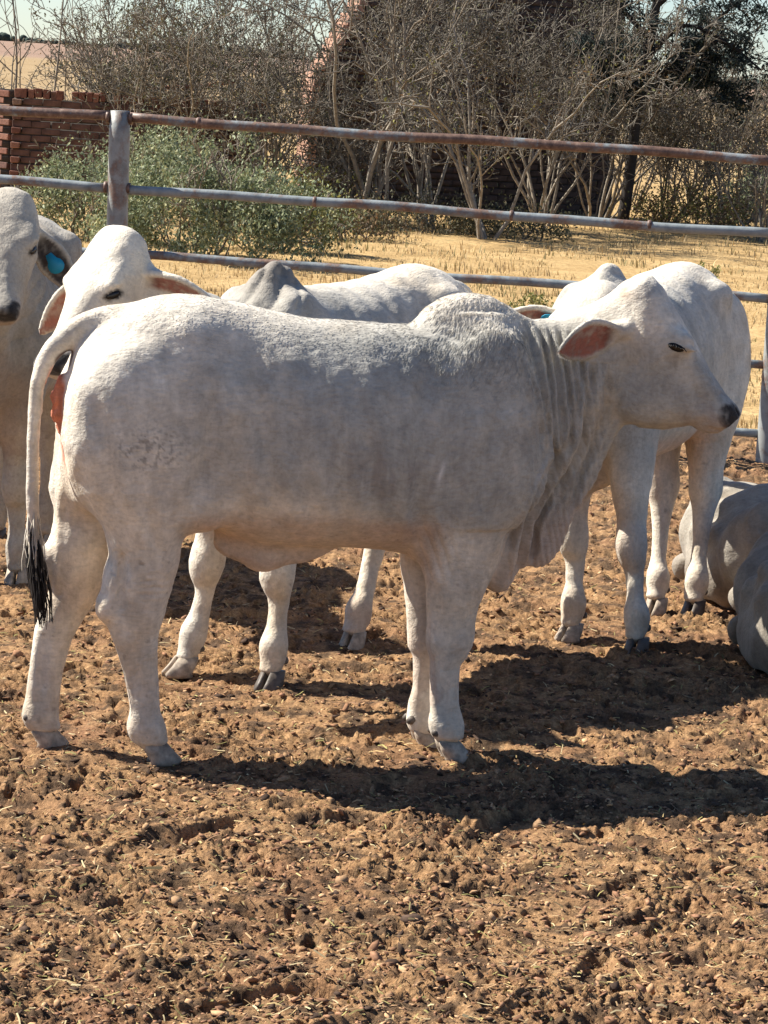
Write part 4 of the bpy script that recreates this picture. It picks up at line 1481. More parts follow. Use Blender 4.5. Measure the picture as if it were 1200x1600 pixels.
def ear_paint(c, P, E, inner_col=PINK):
    D = P - E['O']
    U, V, Wc = D @ E['eu'], D @ E['ev'], D @ E['en']
    u = np.clip(U / E['L'], 0, 1)
    surf = E['cur'] * (1 - .55 * u) * V * V - E['cup'] * np.sin(u * math.pi) * .35
    box = (U > .012) & (U < E['L'] * 1.02) & (np.abs(V) < E['W'] * .6) & (np.abs(Wc - surf) < .03)
    hw_ = E['W'] * .5 * ci(u, [0, .12, .3, .5, .7, .88, 1.0], EARW)
    inner = sstep(-.001, .003, Wc - surf) * box * sstep(hw_ * .97, hw_ * .70, np.abs(V) + .004 * fbm3(P * 60, 2, 8)) * sstep(.01, .05, U)
    n = fbm3(P * 40, 3, 5)
    col = inner_col * (1 + .5 * n[:, None]) * (1 - .62 * sstep(.085, .02, U + .4 * np.abs(V)))[:, None]
    c += (col - c) * (inner * np.clip(.95 + .8 * n, .3, 1))[:, None]
    return c


def surf_at(P, Nm, xz, side, tol=.012):
    """outermost vertex near (x,z) on one side"""
    d = np.hypot(P[:, 0] - xz[0], P[:, 2] - xz[1])
    i = np.where(d < tol)[0]
    j = i[np.argmax(P[i, 1] * side)]
    return P[j], Nm[j]


BX0 = .60
def neck_bend(P):
    """head and neck swung towards the animal's right"""
    P = np.array(P, float)
    s = np.maximum(P[:, 0] - BX0, 0)
    tmax, ln = R(17), .28
    th = tmax * np.clip(s / ln, 0, 1)
    # centre line of the bend
    r = ln / tmax
    cx = np.where(s < ln, r * np.sin(th), r * math.sin(tmax) + (s - ln) * math.cos(tmax))
    cy = -np.where(s < ln, r * (1 - np.cos(th)), r * (1 - math.cos(tmax)) + (s - ln) * math.sin(tmax))
    y = P[:, 1]
    k = 1 - .050 * np.clip(s / ln, 0, 1)
    out = P.copy()
    m = s > 0
    out[m, 0] = BX0 + (cx * k + y * np.sin(th))[m]
    out[m, 1] = (cy + y * np.cos(th))[m]
    out[m, 2] += (.014 * np.clip(s / .4, 0, 1))[m]
    return out


def finish(root, P, Q, Nm, col, feet, hair, flow, hlen, hmask=None, seed=1, dark_hoof=False):
    body = mesh_np('body', P, Q, M_COAT, root, True, col)
    for (x, y, z, ang, dk) in feet:
        for s in (-1, 1):
            claw(root, (x, y, z), ang, M_HOOFD if dk else M_HOOF, s)
            bx, by = x - .050 * math.cos(ang), y - .050 * math.sin(ang)
            dewclaw(root, (bx, by, z + .088), ang, s)
    if hair:
        coat_hair(root, P, Q, Nm, col, flow, hair, hlen, mask=hmask, seed=seed)
    return body


def switch_hair(parent, pts, r0, n, mat, seed=1, spread=1.0):
    """tail switch: a bundle of long hairs as thin tubes"""
    g = np.random.default_rng(seed)
    mb = MB()
    S = spline(np.asarray(pts, float), 7)
    for i in range(n):
        a, rr = g.uniform(0, 6.28), math.sqrt(g.uniform(0, 1))
        off = np.stack([np.cos(a) * S[:, 3] * rr, np.sin(a) * S[:, 3] * rr, np.zeros(7)], 1)
        k = g.integers(4, 8)
        p = S[:k, :3] + off[:k] + np.cumsum(g.normal(0, .0035 * spread, (k, 3)), 0)
        mb.tube(p, np.linspace(.0035, .0008, k) * g.uniform(.7, 1.4), 3, False)
    return mb.build('tail_switch', mat, parent, True)


# ================================================================== the bull calf in front
calf = empty('bull_calf', tuple(ORG), YAW)
props(calf, 'pale grey humped calf standing side-on in front, head to the right, whole body in view', 'cow', 'humped cattle in the pen')
F = Field((-.80, -.38, -.0), (1.31, .36, 1.40), .0047)
F.xloft(XS, ZT, ZB, WX, ZCF, DEW, th=.026, k=.02)
for st in (L_HN, L_HF): F.zloft(st, k=.05)
for st in (L_FN, L_FF): F.zloft(st, k=.045)
# hump: leaning back over the withers
hx, hz = loc(738, 512)
F.ell((hx, 0, hz), (.120, .060, .085), .07, M=[[math.cos(.1), 0, math.sin(.1)], [0, 1, 0], [-math.sin(.1), 0, math.cos(.1)]])
tx_, tz_ = loc(712, 500)
F.ell((tx_, 0, tz_), (.070, .040, .040), .08)
# shoulder blade, point of shoulder, hip bones, thigh muscle, sheath skin
for s in (-1, 1):
    x, z = loc(745, 650); F.ell((x, s * .118, z), (.12, .060, .24), .09)
    x, z = loc(790, 745); F.ell((x, s * .100, z), (.08, .052, .09), .08)
    x, z = loc(190, 640); F.ell((x, s * .12, z), (.14, .075, .17), .06)
    x, z = loc(300, 770); F.ell((x, s * .115, z), (.075, .06, .085), .05)
x, z = loc(425, 848); F.ell((x, 0, z), (.16, .034, .062), .04)
x, z = loc(410, 872); F.ell((x, 0, z), (.045, .022, .035), .03)
# brisket: two hanging sheets of skin
for p0, p1, r, yy in (((815, 720), (780, 908), .030, -.022), ((870, 700), (845, 868), .020, .012)):
    a, b_ = loc(*p0), loc(*p1)
    F.chain([(a[0], yy, a[1], r), ((a[0] + b_[0]) / 2 + .01, yy, (a[1] + b_[1]) / 2, r * .9), (b_[0], yy * .6, b_[1], r * .6)], k=.05)
# joints and tendons of the legs
for px, py, r, yy in ((166, 948, .030, -.09), (190, 905, .045, -.095), (216, 1136, .025, -.09), (240, 1140, .025, -.09), (72, 880, .032, .092), (58, 1116, .028, .092),
                      (716, 1000, .034, -.078), (690, 1000, .034, -.078), (690, 1132, .025, -.075), (706, 1134, .025, -.075), (656, 1128, .025, .065), (676, 1005, .033, .066)):
    x, z = loc(px, py, yy); F.ell((x, yy, z), (r, r * 1.05, r * 1.25), .03)
for px, py, rz_, yy, sd in ((186, 905, .075, -.094, -1), (206, 1060, .085, -.09, -1), (688, 1085, .06, -.075, -1), (672, 950, .05, -.08, -1), (660, 1075, .06, .065, -1), (62, 1040, .08, .091, -1)):
    x, z = loc(px, py, yy); F.ell((x, yy + sd * .046, z), (.010, .018, rz_), .022, mode='cut')
# tail
TAILP = [(215, 492, .020), (180, 497, .034), (148, 503, .033), (112, 520, .030), (84, 545, .027), (63, 590, .022), (55, 650, .0185), (52, 720, .017), (52, 790, .015), (57, 845, .011)]
tl = [(*loc(a, b), r) for a, b, r in TAILP]
F.chain([(x, .012 * i / 9, z, r) for i, (x, z, r) in enumerate(tl[:5])], k=.022, n=20)
x, z = loc(90, 632)
for dz, dx, rr in ((.055, .012, .022), (.02, .0, .024), (-.02, .002, .020), (-.06, .014, .018)):
    F.ell((x + dx, 0, z + dz), (rr * .9, .024, rr * 1.25), .012)
F.chain([(x, .012 * i / 9, z, r) for i, (x, z, r) in enumerate(tl) if i >= 3], k=.003, n=30)
# head
HO = np.array([_p0[0], 0, _p0[1]])
HES, HEV = np.array([H_ES[0], 0, H_ES[1]]), np.array([H_EV[0], 0, H_EV[1]])
F.head(HO, HES, HEV, HS, k=.03)
HEW = np.cross(HES, HEV)


def hpos(px, py, y):
    x, z = loc(px, py, y)
    return np.array([x, y, z])


for s in (-1, 1):
    e = hpos(1062, 532, 0); F.ell((e[0] - .006, s * .082, e[2]), (.035, .020, .020), .04)          # brow
    e = hpos(1015, 625, 0); F.ell((e[0], s * .050, e[2]), (.07, .030, .055), .07)           # cheek
    e = hpos(1073, 552, 0); F.ell((e[0], s * .106, e[2]), (.030, .013, .012), .012, mode='cut')
    e = hpos(1070, 542, 0); F.ell((e[0], s * .096, e[2]), (.025, .012, .007), .012, M=[(.97, 0, -.22), (0, 1, 0), (.22, 0, .97)])   # upper lid
    e = hpos(1090, 590, 0); F.ell((e[0], s * .052, e[2]), (.06, .018, .02), .03, M=[HES, (0, 1, 0), HEV])
    e = hpos(1143, 640, 0); F.ell((e[0] + .006, s * .026, e[2]), (.014, .009, .012), .008, mode='cut')
# mouth line
mo = [hpos(1088, 668, 0), hpos(1108, 668, 0), hpos(1130, 668, 0)]
for s in (-1, 1):
    e = hpos(1112, 667, 0); F.ell((e[0], s * .058, e[2]), (.036, .016, .006), .008, mode='cut')
e = hpos(1000, 462, 0); F.ell(e, (.045, .058, .03), .05)
EARN = F.ear(hpos(984, 524, -.088), hpos(868, 553, -.19) - hpos(984, 524, -.088), (.05, -.88, -.46), .235, .118)
EARF = F.ear(hpos(984, 524, -.088) * np.array([1, -1, 1]), (hpos(868, 560, -.19) - hpos(984, 524, -.088)) * np.array([1, -1, 1]), (.05, .72, -.62), .225, .09)
P, Q = F.mesh()
Nm = vnormals(P, Q)
# skin folds down the neck, dewlap pleats, flank wrinkles, ribs and uneven muscle
xx, zz = P[:, 0], P[:, 2]
notear = 1 - np.clip(ear_mask(P, EARN) + ear_mask(P, EARF), 0, 1)
CREASES = [  # (traced line of a fold, depth, half width)
    ([(806, 505), (808, 560), (818, 640), (826, 690)], .010, .010), ([(815, 503), (821, 565), (836, 635), (850, 690)], .015, .009),
    ([(835, 506), (845, 565), (852, 630), (858, 690), (858, 730)], .017, .009), ([(850, 508), (860, 585), (866, 650), (872, 705)], .017, .008),
    ([(866, 512), (872, 560), (881, 605), (886, 660), (880, 715)], .018, .009), ([(884, 515), (888, 570), (896, 620), (897, 665)], .014, .007),
    ([(899, 540), (903, 580), (911, 625), (906, 690)], .016, .008), ([(920, 560), (917, 635), (900, 700), (880, 750), (860, 805)], .017, .010),
    ([(950, 575), (946, 635), (926, 700), (902, 760), (889, 812)], .012, .010), ([(872, 690), (846, 750), (820, 805), (803, 895)], .026, .012),
    ([(882, 735), (852, 785), (833, 825), (828, 882)], .024, .010), ([(862, 700), (822, 758), (800, 812), (786, 860)], .018, .012),
    ([(795, 520), (790, 580), (798, 650)], .006, .012)]
disp = np.zeros(len(P))
wob = .006 * noise3(P * 14, 51) + .004 * noise3(P * 30, 52)
for pts, dep, sg in CREASES:
    q = np.array([loc(*p) for p in pts])
    o = np.argsort(q[:, 1]); q = q[o]
    cx_ = ci(zz, q[:, 1], q[:, 0])
    sl_ = np.gradient(ci(np.linspace(q[0, 1], q[-1, 1], 50), q[:, 1], q[:, 0]), np.linspace(q[0, 1], q[-1, 1], 50))
    cosl = 1 / np.sqrt(1 + np.interp(zz, np.linspace(q[0, 1], q[-1, 1], 50), sl_) ** 2)
    d_ = (xx - cx_ + wob) * cosl
    end = sstep(q[0, 1] - .012, q[0, 1] + .05, zz) * sstep(q[-1, 1] + .012, q[-1, 1] - .05, zz)
    am = np.clip(.9 + .7 * noise3(P * 8, 60), .3, 1.3)
    disp += dep * am * end * (-np.exp(-(d_ / sg) ** 2) + .42 * np.exp(-((np.abs(d_) - 2.0 * sg) / (.9 * sg)) ** 2))
# fine crow's-foot wrinkling between the folds
mk = sstep(loc(790, 600)[0], loc(830, 600)[0], xx) * sstep(loc(975, 600)[0], loc(930, 600)[0], xx) * sstep(1.18, 1.1, zz)
disp += -.004 * mk * (1 - np.abs(np.sin((xx - .2 * (1 - zz)) * math.pi / .019 + 3 * noise3(P * 7, 70)))) ** 1.5
rib = np.sin((xx + .22 * (zz - .8)) * 2 * math.pi / .085 + 1.5 * noise3(P * 4, 22)) * .0042
disp += rib * sstep(-.28, -.1, xx) * sstep(.30, .12, xx) * sstep(.6, .72, zz) * sstep(1.08, .95, zz)
ex, ez = loc(655, 850)
el = gauss(P, (ex, -.12, ez), (.07, .12, .09))
disp += -(1 - np.abs(np.sin((xx - ex + .45 * (zz - ez)) * math.pi / .028 + noise3(P * 8, 3)) ) ** .6) * .008 * el
kx, kz = loc(225, 905)
kn = gauss(P, (kx, -.09, kz), (.06, .1, .035))
disp += -(1 - np.abs(np.sin(zz * math.pi / .018 + 2 * noise3(P * 12, 3)))) * .004 * kn
disp += -.007 * (.6 + 1.5 * fbm3(P * np.array([60, 60, 38]), 3, 90)) * gauss(P, (loc(90, 640)[0] - .01, 0, loc(90, 640)[1]), (.035, .05, .09))
disp += .0045 * fbm3(P * 8, 3, 77) * sstep(.0, .3, zz) + .0014 * fbm3(P * 38, 2, 78)
# hip bone, flank hollow, muscle seams of thigh and shoulder
ay = np.abs(P[:, 1])
for (px, py), (ra, rb), dep in (((300, 515), (.045, .035), .012), ((372, 560), (.075, .06), -.016), ((352, 700), (.05, .09), -.008), ((690, 560), (.05, .05), .006), ((620, 640), (.05, .12), -.006), ((205, 600), (.08, .07), .006)):
    x, z = loc(px, py, -.18)
    disp += dep * np.exp(-((xx - x) / ra) ** 2 - ((zz - z) / rb) ** 2) * (ay > .05)
for pts, dep, sg in (([(335, 600), (322, 690), (305, 790)], .009, .022), ([(150, 620), (160, 700), (178, 800)], .008, .018), ([(668, 560), (655, 660), (650, 760), (664, 850)], .009, .022), ([(770, 640), (752, 720), (745, 800)], .007, .02), ([(230, 780), (240, 860)], .006, .016)):
    q = np.array([loc(*p, -.17) for p in pts]); q = q[np.argsort(q[:, 1])]
    d_ = xx - ci(zz, q[:, 1], q[:, 0]) + wob
    end = sstep(q[0, 1] - .03, q[0, 1] + .06, zz) * sstep(q[-1, 1] + .03, q[-1, 1] - .06, zz)
    disp += dep * end * (-np.exp(-(d_ / sg) ** 2) + .5 * np.exp(-((np.abs(d_) - 2 * sg) / sg) ** 2)) * (ay > .05)
# hollow below the tail
P = P + Nm * (disp * notear)[:, None]
Nm = vnormals(P, Q)
col = pigment(P, Nm, 1.0)
col = head_paint(col, P, HO, HES, HEV)
col = ear_paint(ear_paint(col, P, EARN), P, EARF)
# bare reddish skin under the tail, dark anus
rx, rz = loc(88, 625)
m = gauss(P, (rx, 0, rz), (.05, .034, .095)) + .5 * gauss(P, (loc(92, 720)[0], 0, loc(92, 720)[1]), (.06, .028, .12))
m = sstep(.30, .62, m + .15 * fbm3(P * 30, 2, 3)) * np.maximum(sstep(.25, -.1, Nm[:, 0]) * sstep(-.3, -.6, Nm[:, 0]), sstep(loc(108, 640)[0], loc(100, 640)[0], P[:, 0] + .006 * fbm3(P * 40, 2, 8))) * (P[:, 0] > loc(69, 625)[0])
col += (np.array([.58, .20, .11]) * (1 + .7 * fbm3(P * np.array([45, 45, 20]), 3, 6))[:, None] - col) * np.clip(m, 0, 1)[:, None]
m = sstep(.5, .75, gauss(P, (loc(104, 560)[0], 0, loc(104, 560)[1]), (.06, .03, .04)))
col += (np.array([.10, .06, .05]) - col) * m[:, None]
m = gauss(P, hpos(985, 458, -.04), (.03, .05, .022))
col += (np.array([.52, .36, .26]) - col) * np.clip(m * (.8 + fbm3(P * 50, 3, 7)), 0, .8)[:, None]
# poll: darker whorl of hair and rubbed horn base
m = gauss(P, hpos(1018, 463, -.045), (.035, .03, .03))
col += (np.array([.22, .20, .19]) - col) * np.clip(m * (.9 + fbm3(P * 60, 3, 2)), 0, .9)[:, None]
# old brand mark scuffs on the thigh
bx_, bz_ = loc(215, 685)
m = gauss(P, (bx_, -.2, bz_), (.085, .15, .05)) * sstep(.02, .32, fbm3(P * 85, 3, 44))
col += (np.array([.12, .105, .095]) - col) * np.clip(m, 0, .5)[:, None]
# rib shadows painted into the coat as dark smears, and a pale scratch behind the shoulder
rib_shade = gauss(P, (loc(600, 745, -.2)[0], -.2, loc(600, 745, -.2)[1]), (.16, .15, .09)) * sstep(-.05, .45, fbm3(P * np.array([26, 10, 7]), 3, 91))
col += (np.array([.25, .215, .19]) - col) * np.clip(rib_shade * .75, 0, .6)[:, None]
q = loc(690, 738, -.2)
sc_ = np.exp(-((P[:, 0] - q[0] - .25 * (P[:, 2] - q[1]) + .004 * noise3(P * 40, 3)) / .006) ** 2) * np.exp(-((P[:, 2] - q[1]) / .03) ** 2) * (P[:, 1] < -.08)
col += (np.array([.8, .78, .74]) - col) * (sc_ * .8)[:, None]
kn_ = sum(gauss(P, (loc(px, py, yy)[0], yy, loc(px, py, yy)[1]), (.05, .07, .05)) for px, py, yy in ((705, 1005, -.08), (205, 940, -.09), (110, 900, .09), (672, 1000, .065), (240, 900, -.1)))
col += (np.array([.36, .27, .20]) - col) * np.clip(kn_ * (.25 + .7 * fbm3(P * 22, 3, 95)), 0, .55)[:, None]
# dark dewy stain behind the knee, dark tail end
m = sstep(loc(56, 800)[1], loc(58, 850)[1], P[:, 2]) * (P[:, 0] < loc(80, 830)[0]) * (P[:, 2] > loc(80, 990)[1]) * (P[:, 2] > .38)
col += (np.array([.2, .19, .18]) - col) * m[:, None] * .6
eyeP, eyeN = surf_at(P, Nm, loc(1073, 551, -.09), -1)
P0 = P.copy()
for s in (-1, 1):
    m = gauss(P, eyeP * np.array([1, s * -1 * -1 if s < 0 else -1, 1]), (.043, .03, .020))
    col += (np.array([.03, .026, .024]) - col) * sstep(.38, .62, m)[:, None]
HM = np.clip(1 - 3 * gauss(P, HO + HES * .43, (.05, .08, .05)), .05, 1) * (1 - .85 * np.clip(sum(((ear_paint(np.zeros_like(P), P, E)).sum(1) > .3) * 1.0 for E in (EARN, EARF)), 0, 1))
P = neck_bend(P)
Nm = vnormals(P, Q)


def flow_main(X, nn):
    x, y, z = X.T
    f = np.stack([-.85 + 0 * x, .0 * x, -.45 + 0 * x], 1)
    legm = sstep(.52, .40, z)
    f += legm[:, None] * np.array([.75, 0, -.7])
    hm = sstep(loc(985, 500)[0], loc(1020, 500)[0], x)
    f += hm[:, None] * (np.array([.85, 0, .45]) - HES * 1.0 * 0 + np.array([-.3, 0, .6]))
    tm = sstep(loc(95, 600)[0], loc(80, 600)[0], x) * sstep(.35, .45, z)
    f += tm[:, None] * np.array([.85, 0, -.6])
    hp = gauss(X, (.46, -.1, 1.12), (.22, .25, .14))
    f += hp[:, None] * np.array([.55, 0, -.8])
    return f


def hlen_main(X):
    top = sstep(1.10, 1.2, X[:, 2]) * sstep(.80, .55, X[:, 0])
    shag = gauss(X, (.46, -.1, 1.12), (.20, .2, .12)) + .22 * gauss(X, (.0, -.1, 1.12), (.45, .2, .05))
    return .0065 + .004 * top + .017 * np.clip(shag, 0, 1)


feet = []
for (px, py, yy, an, dk) in ((250, 1196, -.09, 0, 0), (74, 1172, .092, 0, 0), (708, 1190, -.075, 0, 0), (668, 1172, .065, 0, 0)):
    x, z = loc(px, py, yy)
    feet.append((x, yy, -.010, an, dk))
body = finish(calf, P, Q, Nm, col, feet, 210000, flow_main, hlen_main, hmask=HM)
for s in (-1, 1):
    c = eyeP * np.array([1, 1 if s < 0 else -1, 1])
    nn = eyeN * np.array([1, 1 if s < 0 else -1, 1])
    hd = np.array([.97, 0, -.22]); t = hd - nn * (hd @ nn); t /= np.linalg.norm(t)
    c2, n2 = neck_bend(np.stack([c, c + nn * .02]))
    nn = (n2 - c2) / np.linalg.norm(n2 - c2)
    t = t - nn * (t @ nn); t /= np.linalg.norm(t)
    blob('eye', calf, c2 - nn * .0055, np.array([.0255, .0125, .009]), [t, np.cross(nn, t), nn], M_EYE)
# lashes over both eyes
g_ = np.random.default_rng(4)
for s in (-1, 1):
    c = eyeP * np.array([1, 1 if s < 0 else -1, 1]); nn = eyeN * np.array([1, 1 if s < 0 else -1, 1])
    mb = MB()
    for k in range(26):
        q = g_.uniform(-1, 1)
        p = c + np.array([.97, 0, -.22]) * .024 * q + np.array([.22, 0, .97]) * .010 * (1 - .5 * q * q) + nn * .002
        d = nn * 1.0 + np.array([.35 * q, 0, -.55]) + g_.normal(0, .12, 3)
        pts = np.array([p, p + d * .008, p + d * .014 + np.array([0, 0, .002])])
        mb.tube(neck_bend(pts), [.0011, .0009, .0004], 3, False)
    mb.build('lashes', M_BLACKHAIR, calf)['kind'] = 'stuff'
sw = [(*loc(53, 835), .006), (*loc(55, 875), .014), (*loc(62, 925), .014), (*loc(66, 975), .004)]
switch_hair(calf, [(x, .014, z, r) for x, z, r in sw], .02, 200, M_BLACKHAIR, 5, 1.0)
sw = [(*loc(52, 800), .009), (*loc(54, 840), .014), (*loc(56, 880), .016), (*loc(58, 905), .01)]
switch_hair(calf, [(x, .012, z, r) for x, z, r in sw], .02, 110, simple_mat('pale_tail_hair', (.48, .43, .36), .7), 6)

# ================================================================== the rest of the herd
ZTOPS = dict(HN=max(r[0] for r in L_HN), HF=max(r[0] for r in L_HF), FN=max(r[0] for r in L_FN), FF=max(r[0] for r in L_FF))
# canonical straight legs (near-side tracings, mirrored)
def canon(st):
    z = np.array([r[0] for r in st]); o = np.argsort(z)
    A = np.array(st)[o]
    return A
C_H, C_F = canon(L_HN), canon(L_FN)
X_H, X_F = C_H[1, 1], C_F[1, 1]            # where the canonical feet stand


def posed_leg(A, side, foot, fat=1.0):
    """canonical leg sheared so that its foot stands at foot=(x, y)"""
    A = A.copy()
    A[:, 2] = np.abs(A[:, 2]) * side
    dx, dy = foot[0] - A[1, 1], foot[1] - A[1, 2]
    t = np.clip(1 - A[:, 0] / (A[-1, 0] * .92), 0, 1)
    A[:, 1] += dx * t
    A[:, 2] += dy * t
    A[:, 3:] *= fat * (.88 + .12 * sstep(.35, .6, A[:, 0]))[:, None]
    low = A[0].copy(); low[0], low[3], low[4] = .050, A[0, 3] * .92, A[0, 4] * .95; low[1] += .008
    A[0, 3:] *= .96
    A[A[:, 0] < .16, 3:] *= 1.0
    A = np.vstack([low, A])
    A[:, 3] *= 1 - .16 * np.exp(-((A[:, 0] - .24) / .09) ** 2)
    A[:, 4] *= 1 - .10 * np.exp(-((A[:, 0] - .24) / .09) ** 2)
    return [tuple(r) for r in A]


TOR_X = np.linspace(XS[0], .66, 44)
_e = sstep(.42, .66, TOR_X)
TOR_T = ci(TOR_X, XS, ZT) * (1 - _e ** 3) + 1.04 * _e ** 3
TOR_B = np.minimum(ci(TOR_X, XS, ZB), 9)
TOR_B = TOR_B + (.70 - TOR_B) * _e ** 2.2
TOR_W = ci(TOR_X, XS, WX) * (1 - .45 * _e ** 2)


def orth(es, ev):
    es = np.asarray(es, float); es = es / np.linalg.norm(es)
    ev = np.asarray(ev, float); ev = ev - es * (ev @ es); ev /= np.linalg.norm(ev)
    return es, ev


def make_cow(label, pos, yaw, head, feet=None, ears=((1, (-.2, .8, -.45), (.5, .3, -.6)), (-1, (-.2, -.8, -.45), (.5, -.3, -.6))), lying=False, vox=.0085, hair=45000, grey=1.0,
             tags=(), seed=1, fat=1.0, tail=True, hd_scale=1.0, dark_ear=False, neck_low=0.0, coat_shade=1.0, hump_dark=False):
    """pos: ground point under the trunk; head: (poll position, es, ev) in world space"""
    root = empty('humped_cow', tuple(pos), yaw)
    props(root, label, 'cow', 'humped cattle in the pen')
    c, s_ = math.cos(yaw), math.sin(yaw)
    Rw = np.array([[c, s_, 0], [-s_, c, 0], [0, 0, 1]])          # world -> local
    tol = lambda p: Rw @ (np.asarray(p, float) - np.asarray(pos, float))
    tod = lambda d: Rw @ np.asarray(d, float)
    HO_ = tol(head[0]); es, ev = orth(tod(head[1]), tod(head[2])); ew = np.cross(ev, es)
    zs = -.79 if lying else 0.0
    lo = np.minimum(np.array([-.85, -.50, -.02]), HO_ - .48); hi = np.maximum(np.array([.75, .50, 1.33 + zs]), HO_ + .48)
    lo[2] = -.02
    F = Field(lo, hi, vox)
    F.xloft(TOR_X, TOR_T + zs, np.maximum(TOR_B + zs, .01) if lying else TOR_B, TOR_W * (1.12 if lying else 1.0), np.full(44, .5), np.zeros(44), k=.02)
    F.ell((.44, 0, 1.165 + zs), (.100, .050, .082), .06)
    fl = []
    for s in (-1, 1):
        F.ell((.46, s * .118, .92 + zs), (.12, .06, .24), .09)
        F.ell((.54, s * .10, .77 + zs), (.08, .055, .10), .08)
        F.ell((-.47, s * .12, .93 + zs), (.14, .075, .17), .06)
        F.ell((-.28, s * .115, .70 + zs), (.075, .06, .085), .05)
        F.ell((-.28, s * .15, 1.12 + zs), (.06, .035, .035), .07)
    if lying:
        F.chain([(-.56, 0, 1.12 + zs, .030), (-.30, 0, 1.20 + zs, .034), (.05, 0, 1.165 + zs, .030), (.3, 0, 1.165 + zs, .03)], k=.05)
        for s in (-1, 1):
            F.ell((-.30, s * .150, 1.15 + zs), (.055, .04, .038), .04)
            F.ell((-.585, s * .085, 1.03 + zs), (.045, .035, .045), .035)
            F.ell((-.46, s * .28, .30), (.10, .05, .12), .04)
            # folded hind leg: thigh, hock on the ground behind, cannon forward
            F.ell((-.40, s * .21, .22), (.22, .10, .19), .05)
            F.chain([(-.20, s * .29, .22, .09), (-.46, s * .31, .10, .065), (-.56, s * .30, .07, .048), (-.40, s * .34, .05, .036), (-.24, s * .36, .045, .038), (-.16, s * .365, .04, .040)], k=.03)
            F.chain([(.46, s * .18, .28, .085), (.62, s * .22, .10, .06), (.66, s * .22, .08, .052), (.52, s * .25, .05, .036), (.38, s * .25, .045, .038)], k=.03)
            fl.append((-.12, s * .37, 0, 0, seed % 2)); fl.append((.36, s * .25, 0, math.pi, seed % 2))
    else:
        for nm, A, side in (('hl', C_H, 1), ('hr', C_H, -1), ('fl', C_F, 1), ('fr', C_F, -1)):
            base = ((X_H if nm[0] == 'h' else X_F), side * .09)
            f, an = base, 0.0
            if feet and nm in feet:
                w = feet[nm]
                p = tol((w[0], w[1], 0)); f, an = (p[0], p[1]), (w[2] if len(w) > 2 else 0.0)
            pl_ = posed_leg(A, side, f, fat)
            for zf in (.118,):
                F.ell((pl_[1][1] - .012 * math.cos(an), pl_[1][2] - .012 * math.sin(an), zf), (.031, .033, .036), .035)
            F.zloft(pl_, k=.045)
            zk = .335 if nm[0] == 'f' else .43
            kq = [float(ci(np.array([zk]), [q[0] for q in pl_], [q[j] for q in pl_])[0]) for j in (1, 2, 3, 4)]
            F.ell((kq[0] + (.012 if nm[0] == 'f' else -.012), kq[1], zk), (kq[2] * .98, kq[3] * 1.05, .062), .04)
            fl.append((f[0] + .022 * math.cos(an), f[1] + .022 * math.sin(an), -.010, an, (hash(nm) + seed) % 2 if 0 else (seed + len(fl)) % 2))
    # neck
    sc = hd_scale
    B1, B2, B3 = HO_ - ev * (.055 + neck_low * .35) * sc + es * (neck_low * .8 - .005), HO_ + es * .10 * sc - ev * .10 * sc, HO_ + es * .17 * sc - ev * .125 * sc
    A1, A2, A3 = np.array([.52, 0, 1.04 - neck_low * .6 + zs]), np.array([.55, 0, .88 + zs]), np.array([.60, 0, .68 + zs])
    mid = lambda a, b, k, dz=0.0: a + (b - a) * k + np.array([0, 0, dz])
    F.chain([(*A1, .115), (*mid(A1, B1, .5, .01), .098), (*B1, .078)], k=.05, n=10)
    F.chain([(*A2, .135), (*mid(A2, B2, .5), .105), (*B2, .072)], k=.06, n=10)
    F.chain([(*A3, .075), (*mid(A3, B3, .4, -.05), .05), (*mid(A3, B3, .75, -.03), .035), (*B3, .03)], k=.06, n=12)
    F.chain([(*(A3 + (0, 0, -.02)), .05), (*mid(A3, B3, .35, -.12), .022), (*mid(A3, B3, .7, -.08), .018), (*B3, .02)], k=.05, n=12)
    # head
    F.head(HO_, es, ev, HS, k=.03, sc=sc)
    P_h = lambda a, b, w: HO_ + es * a * sc + ev * b * sc + ew * w * sc
    HM_ = np.array([es, ew, ev])
    EA = []
    for s in (-1, 1):
        F.ell(P_h(.145, .014, s * .084), (.036, .020, .020), .04, M=HM_)
        F.ell(P_h(.182, .002, s * .108), (.032, .013, .012), .012, M=HM_, mode='cut')
        F.ell(P_h(.150, .016, s * .100), (.028, .012, .008), .012, M=np.array([.78 * es + .62 * ev, ew, .78 * ev - .62 * es]))
        F.ell(P_h(.425, .006, s * .030), (.014, .010, .014), .008, M=HM_, mode='cut')
        F.ell(P_h(.40, -.076, s * .058), (.034, .014, .004), .008, M=HM_, mode='cut')
    F.ell(P_h(.0, .0, 0), (.035, .062, .035), .05, M=HM_)
    F.ell(P_h(.055, -.040, 0), (.070, .086, .068), .05, M=HM_)
    for s, d, nrm, *le in ears:
        O = P_h(.068, -.068, s * .084)
        EA.append(F.ear(O, tod(d), tod(nrm), le[0] if le else .235, .10, th=max(.0065, vox * .92)))
    # tail
    if tail:
        tz = 1.15 + zs
        T = [(-.50, 0, tz - .02, .03), (-.60, 0, tz - .08, .03), (-.645, .02, tz - .2, .024), (-.66, .08, .10, .02), (-.60, .2, .04, .016)] if lying else [(-.46, 0, tz, .03), (-.60, 0, tz - .04, .033), (-.665, 0, tz - .12, .027), (-.69, .01, tz - .30, .021), (-.685, .03, max(tz - .62, .06), .015)]
        F.chain(T, k=.02, n=24)
    P, Q = F.mesh(1)
    Nm = vnormals(P, Q)
    disp = .006 * fbm3(P * 7, 3, seed) + .002 * fbm3(P * 30, 2, seed + 5)
    # skin folds on neck and throat, flank creases
    axis = (B2 - A2) / np.linalg.norm(B2 - A2)
    u = (P - A2) @ axis / np.linalg.norm(B2 - A2)
